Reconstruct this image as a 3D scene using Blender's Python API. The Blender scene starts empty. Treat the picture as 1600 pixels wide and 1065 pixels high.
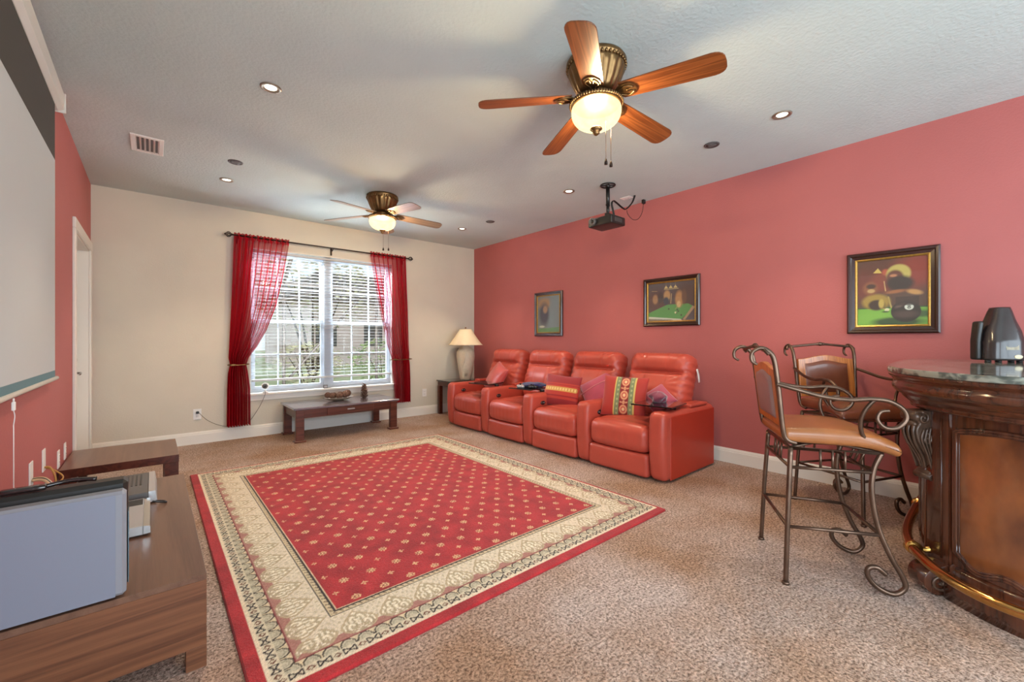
import bpy, math, random
import numpy as np
from mathutils import Vector, Matrix

PI = math.pi
sc = bpy.context.scene
C = sc.collection
random.seed(4)

# ------------------------------------------------------------------ camera, world, light, exposure
cam_d = bpy.data.cameras.new('camera')
cam = bpy.data.objects.new('camera', cam_d)
C.objects.link(cam)
sc.camera = cam
cam.location = (0, 0, 1.181)
cam.rotation_euler = (PI/2, 0, math.radians(-40.5))
cam_d.sensor_width = 36.0
cam_d.lens = 36.0*658/1600
cam_d.shift_y = -2/1600
cam_d.clip_start = 0.02

world = bpy.data.worlds.new('sky')
sc.world = world
world.use_nodes = True
wn = world.node_tree.nodes
wl = world.node_tree.links
wn.clear()
w_out = wn.new('ShaderNodeOutputWorld')
w_bg = wn.new('ShaderNodeBackground')
w_sky = wn.new('ShaderNodeTexSky')
w_sky.sky_type = 'HOSEK_WILKIE'
w_sky.turbidity = 6
w_sky.sun_direction = (0.3, 0.5, 0.8)
w_mix = wn.new('ShaderNodeMix')
w_mix.data_type = 'RGBA'
w_mix.inputs[0].default_value = 0.75
wl.new(w_sky.outputs[0], w_mix.inputs[6])
w_mix.inputs[7].default_value = (0.86, 0.94, 1.0, 1)
wl.new(w_mix.outputs[2], w_bg.inputs[0])
w_bg.inputs[1].default_value = 0.50
wl.new(w_bg.outputs[0], w_out.inputs[0])

sc.view_settings.view_transform = 'Standard'
sc.view_settings.look = 'None'
sc.view_settings.gamma = 1
sc.view_settings.use_curve_mapping = False
sc.view_settings.exposure = 1.4

XL, XR, YB, YF, H = -0.47, 4.23, 5.96, -2.6, 2.74     # room extents

def area(name, loc, rot, sx, sy, power, col=(1, 1, 1), portal=False):
    d = bpy.data.lights.new(name, 'AREA')
    d.shape = 'RECTANGLE'; d.size = sx; d.size_y = sy; d.energy = power; d.color = col
    if portal: d.cycles.is_portal = True
    o = bpy.data.objects.new(name, d)
    o.location = loc; o.rotation_euler = rot
    C.objects.link(o)
    return o
# daylight comes in at the window of the far wall and at the glass doors behind the camera; area lamps added outside boost it
area('window_portal', (1.82, YB+0.22, 1.42), (PI/2, 0, PI), 1.9, 1.8, 1, portal=True)
area('patio_portal', (1.9, YF-0.16, 1.15), (-PI/2, 0, PI), 4.3, 2.3, 1, portal=True)
area('side_portal', (XL-0.16, -1.2, 1.15), (0, PI/2, PI), 2.3, 2.2, 1, portal=True)
area('patio_fill', (1.9, YF-0.30, 1.2), (-PI/2, 0, PI), 4.3, 2.4, 108, (0.76, 0.87, 1.0))  # fill lamp added outside the glass doors to brighten the room
area('side_fill', (XL-0.30, -1.2, 1.2), (0, PI/2, PI), 2.3, 2.2, 55, (0.74, 0.86, 1.0))  # fill lamp added outside the left opening
wl_ = area('window_fill', (1.82, YB+1.3, 3.5), (math.radians(-55), 0, 0), 3.0, 1.6, 1250, (0.78, 0.89, 1.0))  # added lamp, hidden above the header, stands in for sky light

# ------------------------------------------------------------------ helpers
def lin(c):
    return tuple((x/255/12.92) if x/255 <= 0.04045 else ((x/255+0.055)/1.055)**2.4 for x in c)

def tag(o, label=None, cat=None, group=None, kind=None):
    if label: o['label'] = label
    if cat: o['category'] = cat
    if group: o['group'] = group
    if kind: o['kind'] = kind
    return o

def empty(name, loc=(0, 0, 0), rz=0, label=None, cat=None, group=None):
    o = bpy.data.objects.new(name, None)
    o.empty_display_size = 0.05
    o.location = loc; o.rotation_euler = (0, 0, rz)
    C.objects.link(o)
    return tag(o, label, cat, group)

def copy_tree(o, parent=None):
    c = o.copy()
    C.objects.link(c)
    if parent is not None: c.parent = parent
    for ch in list(o.children): copy_tree(ch, c)
    return c

class MB:
    """collects verts / faces of one mesh"""
    def __init__(s): s.v = []; s.f = []; s.sm = []; s.mi = []; s.cur = 0
    def add(s, vs, fs, smooth=False, M=None):
        b = len(s.v)
        for p in vs:
            p = Vector(p)
            if M is not None: p = M @ p
            s.v.append(tuple(p))
        for f in fs:
            s.f.append(tuple(i+b for i in f)); s.sm.append(smooth); s.mi.append(s.cur)
        return s
    def box(s, x0, x1, y0, y1, z0, z1, M=None):
        vs = [(x0,y0,z0),(x1,y0,z0),(x1,y1,z0),(x0,y1,z0),(x0,y0,z1),(x1,y0,z1),(x1,y1,z1),(x0,y1,z1)]
        return s.add(vs, [(0,3,2,1),(4,5,6,7),(0,1,5,4),(1,2,6,5),(2,3,7,6),(3,0,4,7)], False, M)
    def bbox(s, x0, x1, y0, y1, z0, z1, b=0.004, M=None):
        """box with chamfered edges"""
        r = rbox((x1-x0)/2, (y1-y0)/2, (z1-z0)/2, b, 1)
        cx, cy, cz = (x0+x1)/2, (y0+y1)/2, (z0+z1)/2
        return s.add([(p[0]+cx, p[1]+cy, p[2]+cz) for p in r[0]], r[1], False, M)
    def tube(s, pts, r, n=8, M=None, closed=False, caps=True):
        P = [Vector(p) for p in pts]
        m = len(P)
        rs = r if isinstance(r, (list, tuple)) else [r]*m
        T = []
        for i in range(m):
            a = P[(i-1) % m] if (closed or i > 0) else P[i]
            b = P[(i+1) % m] if (closed or i < m-1) else P[i]
            t = (b-a)
            T.append(t.normalized() if t.length > 1e-9 else Vector((0, 0, 1)))
        u = T[0].cross(Vector((0, 0, 1)))
        if u.length < 1e-3: u = T[0].cross(Vector((1, 0, 0)))
        u.normalize()
        vs = []
        for i in range(m):
            u = (u - T[i]*u.dot(T[i]))
            if u.length < 1e-6: u = T[i].orthogonal()
            u.normalize()
            w = T[i].cross(u)
            for k in range(n):
                a = 2*PI*k/n
                vs.append(P[i] + (u*math.cos(a) + w*math.sin(a))*rs[i])
        fs = []
        L = m if closed else m-1
        for i in range(L):
            j = (i+1) % m
            for k in range(n):
                q = (k+1) % n
                fs.append((i*n+k, i*n+q, j*n+q, j*n+k))
        if not closed and caps:
            fs.append(tuple(range(n-1, -1, -1)))
            fs.append(tuple((m-1)*n+k for k in range(n)))
        return s.add(vs, fs, True, M)
    def lathe(s, prof, n=24, M=None, smooth=True, flute=0, fl_amp=0.0, fl_rng=None):
        vs = []; fs = []
        m = len(prof)
        for i, (r, z) in enumerate(prof):
            for k in range(n):
                a = 2*PI*k/n
                rr = r
                if flute and fl_rng[0] <= z <= fl_rng[1]: rr = r*(1+fl_amp*abs(math.cos(a*flute/2)))
                vs.append((rr*math.cos(a), rr*math.sin(a), z))
        for i in range(m-1):
            for k in range(n):
                q = (k+1) % n
                fs.append((i*n+k, i*n+q, (i+1)*n+q, (i+1)*n+k))
        if prof[0][0] > 1e-5: fs.append(tuple(range(n-1, -1, -1)))
        if prof[-1][0] > 1e-5: fs.append(tuple((m-1)*n+k for k in range(n)))
        return s.add(vs, fs, smooth, M)
    def prism(s, pts, z0, z1, M=None, smooth=False):
        n = len(pts)
        vs = [(p[0], p[1], z0) for p in pts] + [(p[0], p[1], z1) for p in pts]
        fs = [tuple(range(n-1, -1, -1)), tuple(range(n, 2*n))]
        s.add(vs, fs, False, M)
        b = len(s.v)-2*n
        for i in range(n):
            j = (i+1) % n
            s.f.append((b+i, b+j, b+n+j, b+n+i)); s.sm.append(smooth); s.mi.append(s.cur)
        return s
    def grid(s, fn, nu, nv, M=None, smooth=True, wrap=False):
        vs = [fn(i/nu, j/nv) for j in range(nv+1) for i in range(nu + (0 if wrap else 1))]
        w = nu if wrap else nu+1
        fs = []
        for j in range(nv):
            for i in range(nu):
                k = (i+1) % w if wrap else i+1
                fs.append((j*w+i, j*w+k, (j+1)*w+k, (j+1)*w+i))
        return s.add(vs, fs, smooth, M)
    def ball(s, c, r, n=14, m=9, M=None, sq=(1, 1, 1)):
        vs = []; fs = []
        for j in range(m+1):
            t = PI*j/m
            for i in range(n):
                a = 2*PI*i/n
                vs.append((c[0]+r*sq[0]*math.sin(t)*math.cos(a), c[1]+r*sq[1]*math.sin(t)*math.sin(a), c[2]-r*sq[2]*math.cos(t)))
        for j in range(m):
            for i in range(n):
                q = (i+1) % n
                fs.append((j*n+i, j*n+q, (j+1)*n+q, (j+1)*n+i))
        return s.add(vs, fs, True, M)
    def build(s, name, mats, parent=None, loc=None, bevel=0, sub=0, weld=True):
        me = bpy.data.meshes.new(name)
        me.from_pydata(s.v, [], s.f)
        me.update()
        me.polygons.foreach_set('use_smooth', s.sm)
        if not isinstance(mats, (list, tuple)): mats = [mats]
        for m in mats: me.materials.append(m)
        me.polygons.foreach_set('material_index', s.mi)
        o = bpy.data.objects.new(name, me)
        C.objects.link(o)
        if parent is not None: o.parent = parent
        if loc is not None: o.location = loc
        if weld:
            w = o.modifiers.new('weld', 'WELD'); w.merge_threshold = 0.00005
        if bevel:
            b = o.modifiers.new('bevel', 'BEVEL'); b.width = bevel; b.segments = 2; b.limit_method = 'ANGLE'; b.angle_limit = 0.7
            b.harden_normals = False
        if sub:
            d = o.modifiers.new('sub', 'SUBSURF'); d.levels = sub; d.render_levels = sub
        return o

def rbox(hx, hy, hz, r, seg=4, inner=2):
    """rounded box: (verts, faces), r is the corner radius"""
    r = min(r, hx, hy, hz)
    def axis(h):
        q = [-h + r*(1-math.cos(PI/2*i/seg)) for i in range(seg)]
        a = h-r
        core = [-a + 2*a*i/inner for i in range(inner+1)] if a > 1e-6 else [0.0]
        return q + core + [-x for x in reversed(q)]
    ax = [axis(hx), axis(hy), axis(hz)]
    if seg == 1:
        ax = [[-h, -(h-r)] + [(h-r), h] for h in (hx, hy, hz)]
    def fix(p):
        if seg == 1:
            ins = [abs(abs(p[i])-(hx, hy, hz)[i]) < 1e-9 for i in range(3)]
            return p
        q = [max(-(h-r), min(h-r, p[i])) for i, h in enumerate((hx, hy, hz))]
        d = [p[i]-q[i] for i in range(3)]
        L = math.sqrt(sum(t*t for t in d))
        if L < 1e-9: return p
        m = max(abs(t) for t in d)
        return [q[i]+d[i]/L*r for i in range(3)]
    vs = []; fs = []; idx = {}
    def key(p): return (round(p[0], 6), round(p[1], 6), round(p[2], 6))
    def vid(p):
        p = fix(list(p)); k = key(p)
        if k not in idx: idx[k] = len(vs); vs.append(tuple(p))
        return idx[k]
    if seg == 1:
        # chamfered box: three rectangles per side via clipping the corners
        def cv(sx, sy, sz, a):
            return ((hx if a == 0 else hx-r)*sx, (hy if a == 1 else hy-r)*sy, (hz if a == 2 else hz-r)*sz)
        V = {}
        for sx in (-1, 1):
            for sy in (-1, 1):
                for sz in (-1, 1):
                    for a in range(3):
                        V[(sx, sy, sz, a)] = len(vs); vs.append(cv(sx, sy, sz, a))
        def quad(l):
            n = (Vector(vs[l[1]])-Vector(vs[l[0]])).cross(Vector(vs[l[2]])-Vector(vs[l[1]]))
            c = sum((Vector(vs[i]) for i in l), Vector())/len(l)
            fs.append(tuple(l) if n.dot(c) > 0 else tuple(reversed(l)))
        for s_ in (-1, 1):
            quad([V[(s_, -1, -1, 0)], V[(s_, 1, -1, 0)], V[(s_, 1, 1, 0)], V[(s_, -1, 1, 0)]])
            quad([V[(-1, s_, -1, 1)], V[(1, s_, -1, 1)], V[(1, s_, 1, 1)], V[(-1, s_, 1, 1)]])
            quad([V[(-1, -1, s_, 2)], V[(1, -1, s_, 2)], V[(1, 1, s_, 2)], V[(-1, 1, s_, 2)]])
            for t_ in (-1, 1):
                quad([V[(s_, t_, -1, 0)], V[(s_, t_, 1, 0)], V[(s_, t_, 1, 1)], V[(s_, t_, -1, 1)]])
                quad([V[(s_, -1, t_, 0)], V[(s_, 1, t_, 0)], V[(s_, 1, t_, 2)], V[(s_, -1, t_, 2)]])
                quad([V[(-1, s_, t_, 1)], V[(1, s_, t_, 1)], V[(1, s_, t_, 2)], V[(-1, s_, t_, 2)]])
                for u_ in (-1, 1):
                    quad([V[(s_, t_, u_, 0)], V[(s_, t_, u_, 1)], V[(s_, t_, u_, 2)]])
        return vs, fs
    for a in range(3):
        b, c = (a+1) % 3, (a+2) % 3
        for sgn in (-1, 1):
            h = (hx, hy, hz)[a]*sgn
            for i in range(len(ax[b])-1):
                for j in range(len(ax[c])-1):
                    q = []
                    for (ii, jj) in ((i, j), (i+1, j), (i+1, j+1), (i, j+1)):
                        p = [0, 0, 0]; p[a] = h; p[b] = ax[b][ii]; p[c] = ax[c][jj]
                        q.append(vid(p))
                    if len(set(q)) >= 3:
                        q = list(dict.fromkeys(q))
                        fs.append(tuple(q) if sgn > 0 else tuple(reversed(q)))
    return vs, fs

def spline(pts, n=8, closed=False):
    P = [Vector(p) for p in pts]
    m = len(P); out = []
    L = m if closed else m-1
    for i in range(L):
        if closed: a, b, c, d = P[(i-1) % m], P[i], P[(i+1) % m], P[(i+2) % m]
        else: a, b, c, d = P[max(i-1, 0)], P[i], P[i+1], P[min(i+2, m-1)]
        for k in range(n):
            t = k/n
            out.append(0.5*((2*b) + (c-a)*t + (2*a-5*b+4*c-d)*t*t + (3*b-a-3*c+d)*t*t*t))
    if not closed: out.append(P[-1])
    return out

def cushion(hx, hy, hz, r, n=14, fn=None):
    vs, fs = rbox(hx, hy, hz, r, 5, n)
    if fn: vs = [fn(*p) for p in vs]
    return vs, fs

# ------------------------------------------------------------------ materials
def newmat(name):
    m = bpy.data.materials.new(name); m.use_nodes = True
    nt = m.node_tree
    return m, nt, nt.nodes['Principled BSDF']

def mat(name, col, rough=0.5, metal=0.0, bump=0.0, bscale=60, var=0.0, vscale=6, coat=0.0, spec=0.5, sheen=0.0, col2=None, bdist=0.01, stretch=None):
    m, nt, b = newmat(name)
    c = lin(col)
    b.inputs['Base Color'].default_value = (*c, 1)
    b.inputs['Roughness'].default_value = rough
    b.inputs['Metallic'].default_value = metal
    b.inputs['Specular IOR Level'].default_value = spec
    if coat:
        b.inputs['Coat Weight'].default_value = coat; b.inputs['Coat Roughness'].default_value = 0.08
    if sheen:
        b.inputs['Sheen Weight'].default_value = sheen
    tc = nt.nodes.new('ShaderNodeTexCoord')
    mp = nt.nodes.new('ShaderNodeMapping')
    nt.links.new(tc.outputs['Object'], mp.inputs[0])
    if stretch: mp.inputs['Scale'].default_value = stretch
    n1 = nt.nodes.new('ShaderNodeTexNoise'); n1.inputs['Scale'].default_value = vscale; n1.inputs['Detail'].default_value = 5
    nt.links.new(mp.outputs[0], n1.inputs['Vector'])
    if var or col2:
        rp = nt.nodes.new('ShaderNodeValToRGB')
        rp.color_ramp.elements[0].position = 0.3; rp.color_ramp.elements[1].position = 0.7
        c2 = lin(col2) if col2 else tuple(x*(1+var) for x in c)
        c1 = c if col2 else tuple(x*(1-var) for x in c)
        rp.color_ramp.elements[0].color = (*c1, 1); rp.color_ramp.elements[1].color = (*c2, 1)
        nt.links.new(n1.outputs[0], rp.inputs[0]); nt.links.new(rp.outputs[0], b.inputs['Base Color'])
    if bump:
        n2 = nt.nodes.new('ShaderNodeTexNoise'); n2.inputs['Scale'].default_value = bscale; n2.inputs['Detail'].default_value = 3
        nt.links.new(tc.outputs['Object'], n2.inputs['Vector'])
        bp = nt.nodes.new('ShaderNodeBump'); bp.inputs['Strength'].default_value = bump; bp.inputs['Distance'].default_value = bdist
        nt.links.new(n2.outputs[0], bp.inputs['Height']); nt.links.new(bp.outputs[0], b.inputs['Normal'])
    return m

def wood(name, c1, c2, rough=0.35, axis='x', scale=1.0, coat=0.0, rings=9):
    """wood grain running along one object axis"""
    m, nt, b = newmat(name)
    tc = nt.nodes.new('ShaderNodeTexCoord'); mp = nt.nodes.new('ShaderNodeMapping')
    s = {'x': (0.4, 10, 10), 'y': (10, 0.4, 10), 'z': (10, 10, 0.4)}[axis]
    mp.inputs['Scale'].default_value = tuple(v*scale for v in s)
    nt.links.new(tc.outputs['Object'], mp.inputs[0])
    n0 = nt.nodes.new('ShaderNodeTexNoise'); n0.inputs['Scale'].default_value = 1.1; n0.inputs['Detail'].default_value = 2; n0.inputs['Distortion'].default_value = 0.6
    nt.links.new(mp.outputs[0], n0.inputs['Vector'])
    mu = nt.nodes.new('ShaderNodeMath'); mu.operation = 'MULTIPLY'; mu.inputs[1].default_value = rings
    nt.links.new(n0.outputs[0], mu.inputs[0])
    fr = nt.nodes.new('ShaderNodeMath'); fr.operation = 'PINGPONG'; fr.inputs[1].default_value = 1.0
    nt.links.new(mu.outputs[0], fr.inputs[0])
    n1 = nt.nodes.new('ShaderNodeTexNoise'); n1.inputs['Scale'].default_value = 12; n1.inputs['Detail'].default_value = 6
    nt.links.new(mp.outputs[0], n1.inputs['Vector'])
    mx = nt.nodes.new('ShaderNodeMath'); mx.operation = 'MULTIPLY_ADD'; mx.inputs[1].default_value = 0.55
    nt.links.new(fr.outputs[0], mx.inputs[0])
    m2 = nt.nodes.new('ShaderNodeMath'); m2.operation = 'MULTIPLY'; m2.inputs[1].default_value = 0.55
    nt.links.new(n1.outputs[0], m2.inputs[0]); nt.links.new(m2.outputs[0], mx.inputs[2])
    rp = nt.nodes.new('ShaderNodeValToRGB')
    rp.color_ramp.elements[0].position = 0.15; rp.color_ramp.elements[1].position = 0.8
    rp.color_ramp.elements[0].color = (*lin(c1), 1); rp.color_ramp.elements[1].color = (*lin(c2), 1)
    nt.links.new(mx.outputs[0], rp.inputs[0]); nt.links.new(rp.outputs[0], b.inputs['Base Color'])
    b.inputs['Roughness'].default_value = rough
    if coat: b.inputs['Coat Weight'].default_value = coat; b.inputs['Coat Roughness'].default_value = 0.12
    return m

def attrmat(name, rough=0.8, coat=0.0, bump=0.0, bscale=400, spec=0.3, sheen=0.0, coat_r=0.03):
    """colour from a painted colour attribute (a woven or printed pattern)"""
    m, nt, b = newmat(name)
    a = nt.nodes.new('ShaderNodeAttribute'); a.attribute_name = 'dye'
    b.inputs['Roughness'].default_value = rough
    b.inputs['Specular IOR Level'].default_value = spec
    nt.links.new(a.outputs['Color'], b.inputs['Base Color'])
    if coat: b.inputs['Coat Weight'].default_value = coat; b.inputs['Coat Roughness'].default_value = coat_r
    if sheen: b.inputs['Sheen Weight'].default_value = sheen
    if bump:
        tc = nt.nodes.new('ShaderNodeTexCoord')
        n2 = nt.nodes.new('ShaderNodeTexNoise'); n2.inputs['Scale'].default_value = bscale; n2.inputs['Detail'].default_value = 2
        nt.links.new(tc.outputs['Object'], n2.inputs['Vector'])
        bp = nt.nodes.new('ShaderNodeBump'); bp.inputs['Strength'].default_value = bump; bp.inputs['Distance'].default_value = 0.006
        nt.links.new(n2.outputs[0], bp.inputs['Height']); nt.links.new(bp.outputs[0], b.inputs['Normal'])
    return m

def emis(name, col, strength, through=0.0):
    m, nt, b = newmat(name)
    nt.nodes.remove(b)
    e = nt.nodes.new('ShaderNodeEmission'); e.inputs[0].default_value = (*col, 1); e.inputs[1].default_value = strength
    out = nt.nodes['Material Output']
    if through:
        t = nt.nodes.new('ShaderNodeBsdfTransparent'); t.inputs[0].default_value = (1, 0.9, 0.7, 1)
        mx = nt.nodes.new('ShaderNodeMixShader'); mx.inputs[0].default_value = through
        nt.links.new(e.outputs[0], mx.inputs[1]); nt.links.new(t.outputs[0], mx.inputs[2]); nt.links.new(mx.outputs[0], out.inputs[0])
    else: nt.links.new(e.outputs[0], out.inputs[0])
    return m

def paintmat(name, col, bscale, bump, bdist, rough=0.75, var=0.03):
    return mat(name, col, rough, bump=bump, bscale=bscale, var=var, vscale=2.5, bdist=bdist, spec=0.35)

M = {}
M['pink'] = paintmat('rose wall paint', (176, 98, 95), 90, 0.35, 0.004, 0.6)
M['beige'] = paintmat('beige wall paint', (208, 201, 186), 90, 0.25, 0.004)
M['ceil'] = paintmat('textured white ceiling', (196, 208, 206), 55, 0.5, 0.006, 0.85)
M['trim'] = mat('white trim paint', (226, 221, 212), 0.4)
M['door'] = mat('white door paint', (225, 222, 218), 0.4)
M['white'] = mat('white plastic', (232, 230, 226), 0.35)
M['vinyl'] = mat('white window vinyl', (178, 182, 190), 0.4)
M['slat'] = mat('white blind slats', (190, 190, 190), 0.5)
M['black'] = mat('black plastic', (22, 21, 21), 0.35)
M['blackgloss'] = mat('glossy black lacquer', (26, 14, 14), 0.08, coat=0.6)
M['iron'] = mat('bronze wrought iron', (104, 82, 68), 0.32, metal=0.8, var=0.25, vscale=14)
M['dkiron'] = mat('dark bronze iron', (48, 36, 30), 0.4, metal=0.7)
M['chrome'] = mat('chrome', (200, 200, 200), 0.12, metal=1)
M['brass'] = mat('polished brass', (196, 150, 88), 0.18, metal=1)
M['goldbrass'] = mat('bright gold brass', (226, 176, 96), 0.26, metal=1)
M['copper'] = mat('aged copper rail', (150, 88, 62), 0.22, metal=1)
M['fanbrass'] = mat('antique bronze fan metal', (128, 98, 62), 0.32, metal=0.85, var=0.2, vscale=20)
M['leather'] = mat('coral red leather', (184, 76, 60), 0.34, bump=0.12, bscale=220, var=0.07, vscale=5, bdist=0.003, spec=0.45)
M['leather_dk'] = mat('red vinyl side panel', (176, 50, 30), 0.42, var=0.05, vscale=4, bump=0.1, bscale=250, bdist=0.002)
M['tan'] = mat('tan leather', (150, 92, 50), 0.3, var=0.16, vscale=7, bump=0.1, bscale=200, bdist=0.002, coat=0.15)
M['brownleather'] = mat('brown leather', (112, 62, 42), 0.28, var=0.14, vscale=7, coat=0.2)
M['stoolwood'] = wood('honey stool wood', (150, 84, 36), (192, 118, 58), 0.3, 'z', 2, coat=0.3)
M['walnut_x'] = wood('walnut laminate', (84, 50, 34), (124, 80, 54), 0.36, 'x', 1.9, rings=6)
M['walnut_top'] = wood('walnut laminate top', (96, 68, 54), (120, 88, 70), 0.3, 'y', 2.2, rings=3)
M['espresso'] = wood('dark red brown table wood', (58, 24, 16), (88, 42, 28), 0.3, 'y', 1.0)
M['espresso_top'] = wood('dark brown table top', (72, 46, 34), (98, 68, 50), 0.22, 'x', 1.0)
M['cherry'] = wood('dark cherry bench wood', (70, 34, 24), (104, 54, 40), 0.28, 'x', 1.0)
M['benchtop_sheen'] = wood('bench top with painted window sheen', (104, 94, 102), (122, 112, 122), 0.22, 'x', 1.0, coat=1.0)  # window reflection put into the colour as a greyish tone
M['barwood'] = wood('polished mahogany', (48, 24, 15), (92, 50, 32), 0.2, 'z', 1.0, coat=0.6)
M['barpanel'] = mat('burl mahogany panel', (58, 28, 20), 0.22, col2=(158, 92, 50), vscale=4.5, coat=0.6, stretch=(1, 1, 0.55))
M['carved'] = mat('carved bronze wood', (84, 62, 48), 0.36, var=0.3, vscale=25, metal=0.2, coat=0.2)
M['bladewood'] = wood('oak fan blade', (84, 42, 18), (132, 76, 38), 0.3, 'x', 1.6, coat=0.2, rings=12)
M['blade2'] = wood('grey brown fan blade', (104, 84, 70), (138, 112, 92), 0.3, 'x', 1.6, coat=0.2, rings=8)
M['ceramic'] = mat('cream ceramic', (214, 202, 178), 0.55, var=0.06, vscale=30, bump=0.3, bscale=40)
M['shade'] = mat('cream lampshade fabric', (232, 216, 182), 0.8)
M['screenwhite'] = mat('white screen fabric', (186, 194, 198), 0.9)
M['screenblack'] = mat('black screen border', (62, 60, 58), 0.8)
M['teal'] = mat('teal screen hem', (92, 128, 138), 0.7)
M['case'] = mat('white screen housing', (214, 214, 208), 0.35)
M['grey'] = mat('pale grey plastic housing', (136, 138, 146), 0.4)
M['silver'] = mat('silver plastic', (186, 184, 184), 0.3, metal=0.4)
M['greymesh'] = mat('dark grey plastic', (92, 88, 86), 0.45)
M['navy'] = mat('navy cloth', (34, 40, 92), 0.9, sheen=0.3, bump=0.3, bscale=90)
M['plum'] = mat('plum velvet', (122, 34, 62), 0.75, sheen=0.6, var=0.15, vscale=15)
M['rosevelvet'] = mat('rose velvet', (178, 62, 88), 0.7, sheen=0.6, var=0.1, vscale=12)
M['satin'] = mat('coral satin', (190, 72, 66), 0.32, var=0.12, vscale=8, sheen=0.2)
M['orange_wall'] = mat('tan skin', (200, 140, 90), 0.5)
M['frame_dk'] = mat('dark walnut picture frame', (52, 28, 22), 0.25, coat=0.4)
M['frame_gold'] = mat('antique gold fillet', (172, 132, 62), 0.35, metal=0.7, var=0.2, vscale=60)
M['paper'] = mat('printed paper', (120, 110, 90), 0.6)
M['cloth_cord'] = mat('grey cable', (120, 112, 100), 0.5)
M['yellowcord'] = mat('yellow cable', (176, 128, 60), 0.5)
M['tancord'] = mat('beige cable', (190, 160, 124), 0.5)
M['blackcord'] = mat('black cable', (20, 18, 18), 0.5)
M['leaf'] = mat('foliage', (150, 164, 112), 0.7, var=0.3, vscale=3)
M['leaf2'] = mat('dry foliage', (184, 176, 146), 0.7, var=0.3, vscale=3)
M['grass'] = mat('lawn', (180, 186, 146), 0.9, var=0.2, vscale=1)
M['bark'] = mat('bark', (90, 74, 62), 0.9, bump=0.5)
M['cagemetal'] = mat('bronze pool cage beam', (120, 108, 104), 0.5)
M['neighbour'] = mat('pink stucco', (222, 200, 196), 0.8)
M['concrete'] = mat('pale patio concrete', (200, 196, 186), 0.8, var=0.05)
M['pine'] = mat('pinecone brown', (104, 74, 58), 0.7, bump=1, bscale=70, var=0.35, vscale=40)
M['wicker'] = mat('woven brown ball', (124, 88, 70), 0.7, bump=1, bscale=90, var=0.5, vscale=50, bdist=0.02)
M['dish'] = mat('pale glazed dish', (170, 150, 128), 0.25, coat=0.5)
M['appliance'] = mat('smoked black plastic', (50, 42, 42), 0.25, coat=0.25, var=0.2, vscale=10)
M['badge'] = mat('ivory badge', (226, 214, 180), 0.4)
M['label'] = mat('printed silver label', (150, 138, 112), 0.4, var=0.4, vscale=90)
M['lens'] = mat('dark glass lens', (14, 14, 20), 0.05, coat=1)
M['speaker'] = mat('grey speaker grille', (120, 116, 114), 0.5, bump=1, bscale=500)
M['ventdark'] = mat('duct inside', (112, 108, 106), 0.9)

def carpet_mat():
    m, nt, b = newmat('tan pile carpet')
    L = nt.links
    tc = nt.nodes.new('ShaderNodeTexCoord')
    def noise(sc_, det, rough=0.5):
        n = nt.nodes.new('ShaderNodeTexNoise'); n.inputs['Scale'].default_value = sc_; n.inputs['Detail'].default_value = det
        n.inputs['Roughness'].default_value = rough
        L.new(tc.outputs['Object'], n.inputs['Vector']); return n
    big = noise(1.3, 5); fine = noise(85, 3, 0.75); mid = noise(22, 4)
    r1 = nt.nodes.new('ShaderNodeValToRGB')
    r1.color_ramp.elements[0].position = 0.36; r1.color_ramp.elements[1].position = 0.64
    r1.color_ramp.elements[0].color = (*lin((176, 144, 120)), 1); r1.color_ramp.elements[1].color = (*lin((200, 182, 172)), 1)
    L.new(big.outputs[0], r1.inputs[0])
    r2 = nt.nodes.new('ShaderNodeValToRGB')
    r2.color_ramp.elements[0].position = 0.34; r2.color_ramp.elements[1].position = 0.62
    r2.color_ramp.elements[0].color = (0.26, 0.22, 0.20, 1); r2.color_ramp.elements[1].color = (1.35, 1.33, 1.32, 1)
    L.new(fine.outputs[0], r2.inputs[0])
    mx = nt.nodes.new('ShaderNodeMix'); mx.data_type = 'RGBA'; mx.blend_type = 'MULTIPLY'; mx.inputs[0].default_value = 1
    L.new(r1.outputs[0], mx.inputs[6]); L.new(r2.outputs[0], mx.inputs[7])
    r3 = nt.nodes.new('ShaderNodeValToRGB')
    r3.color_ramp.elements[0].position = 0.3; r3.color_ramp.elements[1].position = 0.7
    r3.color_ramp.elements[0].color = (0.86, 0.84, 0.82, 1); r3.color_ramp.elements[1].color = (1.08, 1.08, 1.08, 1)
    L.new(mid.outputs[0], r3.inputs[0])
    m3 = nt.nodes.new('ShaderNodeMix'); m3.data_type = 'RGBA'; m3.blend_type = 'MULTIPLY'; m3.inputs[0].default_value = 1
    L.new(mx.outputs[2], m3.inputs[6]); L.new(r3.outputs[0], m3.inputs[7])
    L.new(m3.outputs[2], b.inputs['Base Color'])
    b.inputs['Roughness'].default_value = 1.0
    b.inputs['Specular IOR Level'].default_value = 0.1
    ad = nt.nodes.new('ShaderNodeMath'); ad.operation = 'ADD'
    L.new(fine.outputs[0], ad.inputs[0]); L.new(mid.outputs[0], ad.inputs[1])
    bp = nt.nodes.new('ShaderNodeBump'); bp.inputs['Strength'].default_value = 0.9; bp.inputs['Distance'].default_value = 0.012
    L.new(ad.outputs[0], bp.inputs['Height']); L.new(bp.outputs[0], b.inputs['Normal'])
    return m
M['carpet'] = carpet_mat()

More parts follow.
